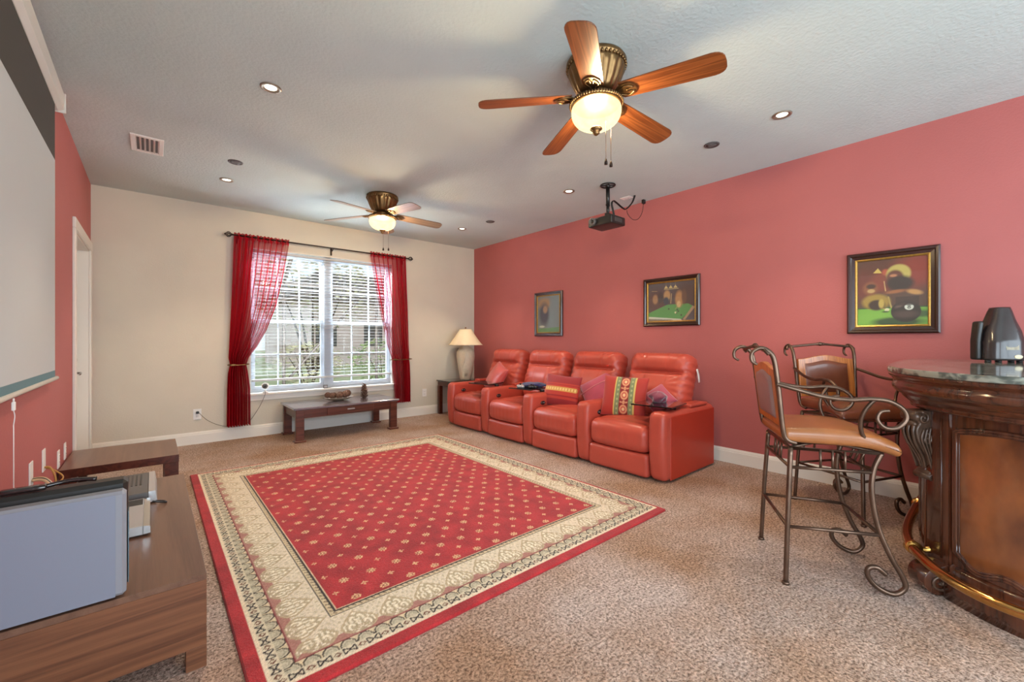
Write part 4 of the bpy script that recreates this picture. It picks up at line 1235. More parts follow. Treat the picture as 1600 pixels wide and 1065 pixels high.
cv.ell(0.60, 0.76, 0.17, 0.14, (206, 178, 96), edge=0.2); cv.ell(0.55, 0.71, 0.12, 0.11, (112, 58, 44), edge=0.3); cv.ell(0.62, 0.62, 0.19, 0.11, (58, 34, 30), edge=0.4); cv.ell(0.53, 0.74, 0.05, 0.02, (206, 130, 92), edge=0.6)
cv.ell(0.56, 0.50, 0.13, 0.025, (170, 100, 60), 0.1, edge=0.8); cv.ell(0.82, 0.48, 0.10, 0.035, (202, 144, 84), -0.2, edge=0.7); cv.rect(0.56, 0.88, 0.29, 0.42, (64, 40, 36), 0.8)
picture(0.556, 1.541, 0.524, 0.625, cv, 'large framed print with a black eight ball on green baize, nearest the bar', 0.052)
# medium: table under three lamps
cv = Canvas(240, 190, (92, 80, 88))
cv.ell(0.2, 0.5, 0.3, 0.3, (96, 60, 58), edge=0.9); cv.ell(0.85, 0.6, 0.25, 0.4, (88, 58, 54), edge=0.9)
cv.poly([(0.0, 0.08), (0.72, 0.03), (0.98, 0.34), (0.86, 0.42), (0.42, 0.42), (0.0, 0.22)], (92, 150, 80)); cv.poly([(0.0, 0.0), (0.75, 0.0), (0.7, 0.045), (0.0, 0.13)], (206, 202, 190)); cv.poly([(0, 0), (0.6, 0), (0.5, 0.03), (0, 0.07)], (120, 104, 92))
cv.poly([(0.75, 0.03), (0.80, 0.02), (1.0, 0.33), (0.95, 0.36)], (176, 140, 110))
for cx_ in (0.40, 0.50, 0.60): cv.poly([(cx_-0.045, 0.84), (cx_+0.045, 0.84), (cx_, 0.92)], (220, 190, 130)); cv.line(cx_, 0.92, cx_, 1.0, 0.003, (140, 120, 90))
cv.line(0.36, 0.82, 0.66, 0.82, 0.008, (196, 170, 120)); cv.line(0.08, 0.8, 0.2, 0.79, 0.006, (190, 150, 110))
for (a_, b_, r1, r2, c_) in ((0.16, 0.58, 0.06, 0.12, (176, 128, 92)), (0.28, 0.62, 0.06, 0.15, (70, 56, 60)), (0.42, 0.66, 0.07, 0.13, (196, 146, 100)), (0.40, 0.52, 0.06, 0.10, (60, 60, 80)), (0.68, 0.55, 0.085, 0.20, (190, 132, 84)), (0.67, 0.42, 0.04, 0.08, (222, 180, 130)), (0.78, 0.60, 0.05, 0.18, (112, 74, 56))):
    cv.ell(a_, b_, r1, r2, c_, edge=0.5)
cv.line(0.50, 0.45, 0.52, 0.7, 0.006, (210, 170, 120)); cv.line(0.6, 0.3, 0.70, 0.45, 0.005, (200, 160, 110))
for (a_, b_) in ((0.46, 0.31), (0.62, 0.20), (0.66, 0.24), (0.64, 0.28), (0.72, 0.14)): cv.ell(a_, b_, 0.016, 0.02, (60, 50, 50), edge=0.3)
cv.ell(0.60, 0.21, 0.02, 0.024, (226, 210, 170), edge=0.3)
picture(2.327, 1.591, 0.643, 0.525, cv, 'medium framed print of a green pool table under three lamps, middle of the wall', 0.045)
# small upright one
cv = Canvas(140, 170, (120, 126, 130))
cv.ell(0.3, 0.8, 0.3, 0.14, (170, 130, 90), edge=0.7); cv.ell(0.3, 0.5, 0.22, 0.3, (66, 70, 84), edge=0.6); cv.ell(0.35, 0.63, 0.1, 0.1, (170, 132, 100), edge=0.6)
cv.poly([(0, 0), (1, 0), (1, 0.14), (0, 0.10)], (96, 140, 84)); cv.ell(0.2, 0.16, 0.12, 0.03, (200, 200, 180), edge=0.6); cv.rect(0.55, 1, 0.14, 0.9, (120, 126, 130), 0.7)
picture(4.157, 1.541, 0.54, 0.62, cv, 'small framed print catching the window reflection, nearest the lamp corner', 0.045)

# ================================================================== ceiling fixtures
def downlight(x, y, lit, label):
    t = empty('recessed_light', (x, y, H), 0, label, 'ceiling light', 'recessed ceiling lights')
    b = MB(); b.lathe([(0.034, 0.0), (0.038, -0.004), (0.052, -0.009), (0.058, -0.006), (0.060, -0.0006)], 28); b.build('trim_ring', M['trimring'], t)
    b = MB(); b.lathe([(0, -0.003), (0.02, -0.0035), (0.0345, -0.0008)], 24); b.build('bulb', M['bulb'] if lit else M['bulb_dim'], t)
    if lit:
        d = bpy.data.lights.new('recessed_spot', 'SPOT'); d.energy = 26; d.color = (1, 0.80, 0.58); d.spot_size = math.radians(96); d.spot_blend = 0.7; d.shadow_soft_size = 0.035
        o = bpy.data.objects.new('recessed_spot', d); o.parent = t; o.location = (0, 0, -0.02); C.objects.link(o)
    return t
M['trimring'] = mat('brushed trim ring', (150, 136, 120), 0.3, metal=0.6)
M['bulb'] = emis('lit bulb', (1, 0.92, 0.74), 2.2)
M['bulb_dim'] = emis('dim bulb', (1, 0.95, 0.88), 0.6)
downlight(0.557, 2.95, True, 'lit recessed ceiling light nearest the projection screen')
downlight(0.552, 4.93, True, 'lit recessed ceiling light above the left curtain, near the air vent')
downlight(3.328, 2.975, True, 'lit recessed ceiling light left of the ceiling projector')
downlight(3.310, 4.955, True, 'lit recessed ceiling light in the corner above the lamp')
downlight(3.319, 1.004, True, 'dark ringed recessed ceiling light nearest the bar')
def ceil_speaker(x, y, label):
    t = empty('ceiling_speaker', (x, y, H), 0, label, 'speaker', 'round ceiling speakers')
    b = MB(); b.lathe([(0.042, -0.003), (0.050, -0.008), (0.056, -0.006), (0.058, -0.0005)], 28); b.build('bezel', M['greymesh'], t)
    b = MB(); b.lathe([(0, -0.010), (0.025, -0.008), (0.043, -0.003)], 24); b.build('grille', M['speaker'], t)
ceil_speaker(0.555, 4.387, 'small round grey ceiling speaker beside the recessed light near the vent')
ceil_speaker(3.403, 1.524, 'small round grey ceiling speaker between the near fan and the rose wall')
ceil_speaker(3.392, 4.414, 'small round dark ceiling speaker near the far right corner')

t = empty('air_vent', (-0.03, 4.45, H), 0, 'white louvred air vent in the ceiling above the door', 'air vent')
b = MB()
for (x0, x1, y0, y1) in ((-0.10, -0.070, -0.18, 0.18), (0.070, 0.10, -0.18, 0.18), (-0.07, 0.07, -0.18, -0.15), (-0.07, 0.07, 0.15, 0.18)): b.bbox(x0, x1, y0, y1, -0.010, -0.0006, 0.002)
b.build('vent_frame', M['white'], t)
b = MB(); b.box(-0.07, 0.07, -0.15, 0.15, -0.002, -0.0008); b.build('duct', M['ventdark'], t)
b = MB()
for k in range(6):
    x = -0.07+0.14*k/5
    b.box(-0.0065, 0.0065, -0.15, 0.15, -0.001, 0.001, Matrix.Translation((x, 0, -0.007)) @ Matrix.Rotation(math.radians(35), 4, 'Y'))
b.build('louvres', M['white'], t)

# ceiling fans
def blade_mesh(L0, L1, w0, w1, th=0.006):
    pts = []
    n = 10
    pts.append((L0, -w0/2)); pts.append((L0, w0/2))
    for k in range(1, 5): 
        q = k/5; pts.append((L0+(L1-L0-0.06)*q, (w0+(w1-w0)*q**0.8)/2))
    for k in range(n+1):
        a = PI/2-PI*k/n
        pts.append((L1-0.06+0.06*math.cos(a), w1/2*(abs(math.sin(a))**0.6)*(1 if math.sin(a) >= 0 else -1)))
    for k in range(4, 0, -1):
        q = k/5; pts.append((L0+(L1-L0-0.06)*q, -(w0+(w1-w0)*q**0.8)/2))
    return pts
def fan(x, y, phase, label, blademat, power):
    t = empty('ceiling_fan', (x, y, H), 0, label, 'ceiling fan', 'flush mounted ceiling fans')
    b = MB(); b.lathe([(0.0, -0.0006), (0.160, -0.0006), (0.167, -0.012), (0.166, -0.028), (0.156, -0.036), (0.158, -0.044), (0.150, -0.052), (0.140, -0.075), (0.122, -0.125), (0.104, -0.165), (0.098, -0.178), (0.085, -0.182), (0, -0.182)], 96, flute=18, fl_amp=0.08, fl_rng=(-0.17, -0.05))
    b.build('motor_housing', M['fanbrass'], t)
    b = MB(); n = 44
    for k in range(n):
        a = 2*PI*k/n; b.ball((0.162*math.cos(a), 0.162*math.sin(a), -0.034), 0.0075, 6, 4, sq=(1, 1, 1.5))
    b.build('beaded_band', M['fanbrass'], t)
    b = MB(); b.lathe([(0, -0.183), (0.060, -0.183), (0.062, -0.190), (0.062, -0.215), (0.0, -0.215)], 36); b.build('flywheel', M['fanbrass'], t)
    for k in range(5):
        a = math.radians(phase+72*k)
        R = Matrix.Rotation(a, 4, 'Z') @ Matrix.Translation((0.06, 0, -0.198)) @ Matrix.Rotation(math.radians(4.3), 4, 'Y') @ Matrix.Rotation(math.radians(-12), 4, 'X')
        b = MB(); b.prism(blade_mesh(0.085, 0.605, 0.115, 0.142), -0.003, 0.003)
        bl = b.build('blade', blademat, t, bevel=0.0015); bl.matrix_local = R
        b = MB()
        b.prism(spline([(-0.015, 0.018, 0), (0.05, 0.016, 0), (0.085, 0.040, 0), (0.135, 0.045, 0), (0.165, 0.022, 0), (0.172, 0, 0), (0.165, -0.022, 0), (0.135, -0.045, 0), (0.085, -0.040, 0), (0.05, -0.016, 0), (-0.015, -0.018, 0)], 4), -0.010, -0.0035)
        for s_ in (-1, 1): b.tube(spline([(0.0, s_*0.008, -0.012), (0.07, s_*0.012, -0.014), (0.12, s_*0.034, -0.013), (0.155, s_*0.014, -0.012), (0.12, s_*0.006, -0.013)], 6), 0.004, 6)
        b.build('blade_bracket', M['fanbrass'], bl)
    b = MB(); b.lathe([(0, -0.2155), (0.10, -0.2155), (0.135, -0.222), (0.145, -0.232), (0.145, -0.242), (0.134, -0.250), (0.128, -0.2505)], 48)
    lk = b.build('light_kit', M['fanbrass'], t)
    b = MB(); n = 60
    for k in range(n):
        a = 2*PI*k/n; b.ball((0.146*math.cos(a), 0.146*math.sin(a), -0.237), 0.006, 6, 4, sq=(1, 1, 1.6))
    b.build('rope_trim', M['fanbrass'], lk)
    b = MB(); pr = [(0.126, -0.2505), (0.136, -0.262), (0.1385, -0.285), (0.132, -0.312), (0.114, -0.338), (0.086, -0.358), (0.05, -0.370), (0.014, -0.374)]
    b.lathe(spline([(r_, 0, z) for r_, z in pr], 4) and [(v.x, v.z) for v in spline([(r_, 0, z) for r_, z in pr], 4)], 48)
    b.f = [f for f in b.f if len(f) == 4]; b.sm = b.sm[:len(b.f)]; b.mi = b.mi[:len(b.f)]
    b.build('glass_bowl', M['bowl'], t)
    b = MB(); b.lathe([(0, -0.366), (0.032, -0.368), (0.034, -0.376), (0.024, -0.384), (0.018, -0.392), (0.020, -0.398), (0.010, -0.408), (0, -0.414)], 24); b.build('finial', M['fanbrass'], t)
    for (dx, dy, L) in ((0.035, -0.075, 0.60), (-0.03, -0.09, 0.61)):
        b = MB(); b.tube([(dx, dy, -0.374), (dx, dy, -L+0.03)], 0.0014, 5); pc = b.build('pull_chain', M['fanbrass'], t)
        b = MB(); b.lathe([(0, -L+0.034), (0.004, -L+0.03), (0.009, -L+0.012), (0.009, -L), (0, -L)], 10, Matrix.Translation((dx, dy, 0))); b.build('chain_pull', M['dkiron'], pc)
    d = bpy.data.lights.new('fan_lamp', 'POINT'); d.energy = power; d.color = (1, 0.80, 0.54); d.shadow_soft_size = 0.05
    o = bpy.data.objects.new('fan_lamp', d); o.parent = t; o.location = (0, 0, -0.30); C.objects.link(o)
    return t
def bowl_mat():
    m, nt, b_ = newmat('glowing alabaster glass'); nt.nodes.remove(b_); L = nt.links
    tc = nt.nodes.new('ShaderNodeTexCoord'); n = nt.nodes.new('ShaderNodeTexNoise'); n.inputs['Scale'].default_value = 14; n.inputs['Detail'].default_value = 4
    L.new(tc.outputs['Object'], n.inputs['Vector'])
    r = nt.nodes.new('ShaderNodeValToRGB'); r.color_ramp.elements[0].position = 0.3; r.color_ramp.elements[1].position = 0.7
    r.color_ramp.elements[0].color = (1.0, 0.76, 0.34, 1); r.color_ramp.elements[1].color = (1.0, 0.86, 0.50, 1); L.new(n.outputs[0], r.inputs[0])
    e = nt.nodes.new('ShaderNodeEmission'); e.inputs[1].default_value = 0.80; L.new(r.outputs[0], e.inputs[0])
    t = nt.nodes.new('ShaderNodeBsdfTransparent'); t.inputs[0].default_value = (1, 0.93, 0.8, 1)
    x = nt.nodes.new('ShaderNodeMixShader'); x.inputs[0].default_value = 0.4
    L.new(e.outputs[0], x.inputs[1]); L.new(t.outputs[0], x.inputs[2]); L.new(x.outputs[0], nt.nodes['Material Output'].inputs[0])
    return m
M['bowl'] = bowl_mat()
fan(1.90, 1.495, 68, 'near ceiling fan with orange oak blades and a glowing bowl', M['bladewood'], 46)
fan(1.90, 4.39, 60, 'far ceiling fan with grey brown blades near the window', M['blade2'], 40)

# ================================================================== projector hanging from the ceiling
t = empty('projector_mount', (3.492, 2.601, H), 0, 'black ceiling pole mount with round open plate carrying the projector', 'mount')
b = MB()
b.tube([(0.072*math.cos(a), 0.072*math.sin(a), -0.006) for a in [2*PI*k/28 for k in range(28)]], 0.007, 6, closed=True)
for k in range(4):
    a = PI/4+k*PI/2; b.tube([(0, 0, -0.006), (0.07*math.cos(a), 0.07*math.sin(a), -0.006)], 0.006, 6)
b.lathe([(0.026, -0.0008), (0.026, -0.02), (0.02, -0.024)], 16)
b.build('ceiling_plate', M['black'], t)
b = MB(); b.tube([(0, 0, -0.02), (0, 0, -0.21)], 0.0195, 14); b.build('outer_pole', M['black'], t)
b = MB(); b.tube([(0, 0, -0.19), (0, 0, -0.30)], 0.0155, 12); b.bbox(-0.03, 0.03, -0.02, 0.02, -0.318, -0.285, 0.004)
for k in range(4):
    a = PI/4+k*PI/2; b.tube([(0, 0, -0.305), (0.07*math.cos(a), 0.055*math.sin(a), -0.332)], 0.006, 6)
b.build('inner_pole', M['black'], t)
b = MB(); b.tube([(-0.028, 0, -0.205), (0.028, 0, -0.205)], 0.007, 8); b.build('clamp_bolt', M['dkiron'], t)
t = empty('projector', (3.47, 2.60, 2.353), 0, 'small black video projector hanging from the ceiling mount', 'projector')
M['projb'] = mat('projector black shell', (34, 32, 30), 0.38)
b = MB(); vs, fs = rbox(0.115, 0.145, 0.042, 0.014, 3, 3); b.add(vs, fs, True); b.build('housing', M['projb'], t)
b = MB(); b.lathe([(0.036, 0), (0.036, 0.03), (0.028, 0.032), (0.024, 0.02), (0, 0.02)], 20, Matrix.Translation((-0.112, 0.075, 0.005)) @ Matrix.Rotation(-PI/2, 4, 'Y')); ln = b.build('lens_barrel', M['greymesh'], t)
b = MB(); b.ball((-0.130, 0.075, 0.005), 0.018, 12, 8, sq=(0.4, 1, 1)); b.build('lens', M['lens'], ln)
b = MB(); 
for k in range(6): b.box(-0.06+k*0.02, -0.052+k*0.02, -0.1465, -0.1445, -0.02, 0.02)
b.build('vent_slots', M['greymesh'], t)
b = MB()
for off in (0, 0.011):
    b.tube(spline([(3.585, 2.60-off, 2.36), (3.57, 2.59-off, 2.45), (3.535, 2.59-off, 2.55), (3.56, 2.59-off, 2.59), (3.62, 2.60-off, 2.59), (3.74, 2.60-off, 2.555), (3.80, 2.60-off, 2.56), (3.90, 2.60-off, 2.64), (3.955, 2.603-off, 2.72), (3.957, 2.603-off, 2.739)], 7), 0.0055, 6)
tag(b.build('cable_bundle', M['blackcord']), 'thick black cables looping from the projector pole up to the ceiling', 'cable')
b = MB(); b.bbox(4.14, 4.18, 2.60, 2.63, 2.695, 2.7392, 0.004)
t = tag(b.build('power_adapter', M['black']), 'small black plug on the ceiling beside the rose wall with a thin looping wire', 'plug')
b = MB(); b.tube(spline([(3.82, 2.60, 2.552), (3.84, 2.605, 2.52), (3.90, 2.61, 2.49), (3.97, 2.612, 2.48), (4.06, 2.615, 2.51), (4.13, 2.615, 2.59), (4.155, 2.615, 2.68), (4.16, 2.615, 2.70)], 7), 0.0028, 5); b.build('cord', M['blackcord'], t)
t = wall_plate('ceiling_outlet', 'white outlet plate on the ceiling beside the projector cables', 'outlet', (3.96, 2.70, H), 'y', 0.08, 0.12); t.rotation_euler = (math.radians(90), 0, 0)

# ================================================================== projection screen on the left wall
t = empty('projection_screen', (XL, 2.4, 0), 0, 'large pull-down projection screen with black border on the left wall', 'projection screen')
ye, y0 = 3.695-2.4, 0.55-2.4
b = MB()
b.prism([(0.0005, 2.555), (0.040, 2.555), (0.065, 2.570), (0.067, 2.655), (0.055, 2.665), (0.0005, 2.665)], y0-0.02, ye, Matrix(((1, 0, 0, 0), (0, 0, 1, 0), (0, 1, 0, 0), (0, 0, 0, 1))))
b.build('housing', M['case'], t)
b = MB(); b.bbox(0.0005, 0.072, ye, ye+0.012, 2.55, 2.67, 0.003); b.build('end_cap', M['case'], t)
ys = 3.605-2.4
sx = 0.036
b = MB(); b.box(sx, sx+0.0012, y0+0.03, ys, 0.975, 2.556); s_ = b.build('screen_border', M['screenblack'], t)
b = MB(); b.box(sx+0.0015, sx+0.0022, y0+0.08, ys-0.004, 1.003, 2.228); b.build('screen_surface', M['screenwhite'], s_)
b = MB(); b.box(sx+0.0015, sx+0.0022, y0+0.05, ys, 0.966, 1.0025); b.build('screen_hem', M['teal'], s_)
b = MB(); b.tube([(sx, y0+0.0, 0.955), (sx, 3.665-2.4, 0.955)], 0.012, 10); bb = b.build('bottom_bar', M['case'], t)
b = MB(); b.tube([(sx, 3.665-2.4, 0.955), (sx, 3.672-2.4, 0.955)], 0.009, 10); b.build('end_plug', M['chrome'], bb)
b = MB(); b.tube([(sx+0.008, 2.60-2.4, 0.944), (sx+0.008, 2.60-2.4, 0.93)], 0.003); b.bbox(sx+0.003, sx+0.013, 2.59-2.4, 2.61-2.4, 0.895, 0.93, 0.002)
b.tube(spline([(sx+0.008, 0.20, 0.895), (sx+0.010, 0.207, 0.87), (sx+0.006, 0.21, 0.83), (sx+0.008, 0.20, 0.79), (sx+0.008, 0.20, 0.36)], 6), 0.0018, 5)
b.build('pull_cord', M['white'], t)

# plates and cables on the left wall
wall_plate('wall_plate', 'tall white cable plate on the left wall with three cables, nearest the television', 'wall plate', (XL, 3.20, 0.50), 'x', 0.075, 0.125, 0)
wall_plate('wall_plate', 'tall white plate on the left wall with an orange cable', 'wall plate', (XL, 3.53, 0.50), 'x', 0.075, 0.125, 0)
wall_plate('wall_outlet', 'small white outlet on the left wall above the far walnut table, near one', 'outlet', (XL, 4.02, 0.40), 'x', 0.07, 0.115)
wall_plate('wall_outlet', 'small white outlet on the left wall above the far walnut table, farther one', 'outlet', (XL, 4.29, 0.40), 'x', 0.07, 0.115)
wall_plate('light_switch', 'white light switch on the narrow rose wall strip beside the door', 'switch', (XL, 5.915, 1.14), 'x', 0.07, 0.115, 1)
for k, (m_, lab) in enumerate((('tancord', 'beige cable bending from the near wall plate behind the television'), ('blackcord', 'black cable bending from the near wall plate behind the television'), ('tancord', 'second beige cable bending from the near wall plate, farther from the camera'))):
    dy = 0.018*k
    b = MB(); b.tube(spline([(XL+0.008, 3.19+dy, 0.47), (XL+0.05, 3.18+dy, 0.465), (XL+0.085, 3.14+dy, 0.42), (XL+0.09, 3.06+dy, 0.37), (XL+0.10, 2.9+dy, 0.348)], 7), 0.007, 8)
    tag(b.build('cable', M[m_]), lab, 'cable')
b = MB(); b.tube(spline([(XL+0.008, 3.53, 0.46), (XL+0.03, 3.52, 0.455), (XL+0.05, 3.51, 0.40), (XL+0.05, 3.50, 0.33), (XL+0.04, 3.49, 0.2), (XL+0.04, 3.49, 0.02)], 7), 0.005, 8)
b.tube(spline([(XL+0.008, 3.54, 0.455), (XL+0.04, 3.56, 0.43), (XL+0.08, 3.52, 0.39), (XL+0.05, 3.46, 0.36), (XL+0.02, 3.5, 0.3), (XL+0.03, 3.52, 0.02)], 7), 0.004, 8)
tag(b.build('cable', M['yellowcord']), 'tangled orange cables dropping from the second wall plate', 'cable')

# ================================================================== walnut tables at the left
TZ = 0.336
t = empty('tv_bench', (-0.155, 2.625, 0), 0, 'long low walnut bench under the television, nearest the camera', 'bench')
hx, hy = 0.305, 0.745
b = MB(); b.bbox(-hx, hx, -hy, hy, TZ-0.022, TZ, 0.0015); b.build('top_panel', M['walnut_top'], t)
for s_, nm in ((-1, 'side_panel'), (1, 'side_panel')):
    b = MB(); y_ = s_*(hy-0.012); b.bbox(-hx, hx, y_-0.012, y_+0.012, 0.078, TZ-0.0222, 0.0015); b.build(nm, M['walnut_x'], t)
b = MB(); b.box(-hx, -hx+0.012, -hy+0.025, hy-0.025, 0.10, TZ-0.0225); b.build('back_panel', M['walnut_top'], t)
b = MB(); b.box(-hx+0.012, hx-0.01, -hy+0.0245, hy-0.0245, 0.10, 0.122); b.build('shelf', M['walnut_top'], t)
b = MB(); b.box(-hx+0.012, hx-0.02, -0.011, 0.011, 0.122, TZ-0.0225); b.build('divider', M['walnut_top'], t)
for sx in (-1, 1):
    for sy in (-1, 1):
        b = MB(); b.bbox(sx*(hx-0.03)-0.03, sx*(hx-0.03)+0.03, sy*(hy-0.03)-0.03, sy*(hy-0.03)+0.03, 0, 0.0995 if sy > 5 else 0.0775, 0.0015); b.build('leg', M['walnut_x'], t)
t = empty('side_table', (-0.155, 4.285, 0), 0, 'square low walnut table beyond the television bench, below the outlets', 'table')
hx, hy = 0.305, 0.325
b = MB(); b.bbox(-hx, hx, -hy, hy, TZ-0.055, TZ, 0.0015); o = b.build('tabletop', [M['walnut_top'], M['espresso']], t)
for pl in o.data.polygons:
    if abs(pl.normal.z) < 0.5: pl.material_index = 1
for sx in (-1, 1):
    for sy in (-1, 1):
        b = MB(); b.bbox(sx*(hx-0.042)-0.04, sx*(hx-0.042)+0.04, sy*(hy-0.042)-0.04, sy*(hy-0.042)+0.04, 0, TZ-0.0552, 0.0015); b.build('leg', M['espresso'], t)

# television seen from behind
t = empty('television', (-0.263, 1.945, TZ+0.002), 0, 'flat television standing on the walnut bench, its pale grey back to the camera', 'television')
b = MB()
hw = 0.198
vs, fs = rbox(hw, 0.028, 0.170, 0.010, 1); b.add([(x, y-0.045, z+0.178) for x, y, z in vs], fs); b.build('back_housing', M['grey'], t)
b = MB(); b.bbox(-hw+0.002, hw-0.026, -0.0745, -0.0732, 0.010, 0.340, 0.0005); o = b.build('back_cover', mat('cool grey back cover', (126, 131, 146), 0.45), t); o['label'] = 'slightly bluer grey rear cover'
b = MB(); vs, fs = rbox(hw+0.002, 0.034, 0.182, 0.012, 1); b.add([(x, y+0.0175, z+0.190) for x, y, z in vs], fs); b.build('bezel', M['projb'], t)
b = MB(); b.box(-hw+0.02, hw-0.02, 0.0516, 0.0530, 0.03, 0.35); b.build('screen', M['lens'], t)
b = MB(); b.box(hw+0.0022, hw+0.0035, -0.010, 0.045, 0.02, 0.26); b.build('side_strip', mat('blue grey gloss strip', (84, 120, 138), 0.2), t)
b = MB(); b.bbox(-0.15, 0.15, -0.03, 0.03, 0, 0.0075, 0.002); b.build('base', M['projb'], t)
b = MB(); vs, fs = rbox(0.05, 0.016, 0.008, 0.007, 3, 3); b.add(vs, fs, True); b.tube(spline([(0.04, 0, 0.0), (0.10, 0.005, 0.006), (0.16, 0.0, 0.0)], 5), [0.007]*11, 6)
o = b.build('stylus_case', M['blackgloss']); o.location = (-0.30, 1.955, TZ+0.002+0.383); tag(o, 'small glossy black case lying on top of the television', 'case')

# players on the bench
t = empty('disc_player', (-0.145, 2.62, TZ+0.001), 0, 'pale silver disc player on the walnut bench right behind the television', 'player')
b = MB(); b.bbox(-0.13, 0.115, -0.215, 0.205, 0.006, 0.045, 0.003); b.build('housing', M['silver'], t)
b = MB(); b.prism([(0.1152, 0.008), (0.140, 0.010), (0.137, 0.040), (0.1152, 0.045)], -0.215, 0.205, Matrix(((1, 0, 0, 0), (0, 0, 1, 0), (0, 1, 0, 0), (0, 0, 0, 1)))); b.build('front_panel', M['chrome'], t)
b = MB(); b.box(-0.13, 0.11, 0.1, 0.19, 0.0452, 0.0462); b.build('dark_vent', M['black'], t)
b = MB()
for k in range(4): b.lathe([(0.012, 0), (0.012, 0.006)], 12, Matrix.Translation(((-0.11, 0.095)[k % 2], (-0.19, 0.18)[k//2], 0)))
b.build('rubber_feet', M['black'], t)
t = empty('video_recorder', (-0.130, 3.08, TZ+0.001), 0, 'dark topped silver recorder at the far end of the walnut bench', 'player')
b = MB(); b.bbox(-0.14, 0.115, -0.215, 0.215, 0.006, 0.060, 0.003); b.build('housing', M['greymesh'], t)
b = MB(); b.prism([(0.1152, 0.006), (0.150, 0.006), (0.142, 0.062), (0.1152, 0.062)], -0.215, 0.215, Matrix(((1, 0, 0, 0), (0, 0, 1, 0), (0, 1, 0, 0), (0, 0, 0, 1)))); b.build('front_panel', M['silver'], t)
b = MB()
for k in range(12): b.box(-0.12+k*0.018, -0.112+k*0.018, -0.05, 0.18, 0.0602, 0.0615)
b.build('top_vents', M['black'], t)
b = MB()
for k in range(4): b.lathe([(0.012, 0), (0.012, 0.006)], 12, Matrix.Translation(((-0.11, 0.095)[k % 2], (-0.19, 0.18)[k//2], 0)))
b.build('rubber_feet', M['black'], t)
b = MB(); b.tube(spline([(0.0, 2.80, TZ+0.03), (0.03, 2.80, TZ+0.018), (0.055, 2.82, TZ+0.006), (0.045, 2.85, TZ+0.006), (0.015, 2.83, TZ+0.02)], 6), 0.004, 6)
tag(b.build('cable', M['blackcord']), 'short dark looped cable on the walnut bench beside the players', 'cable')

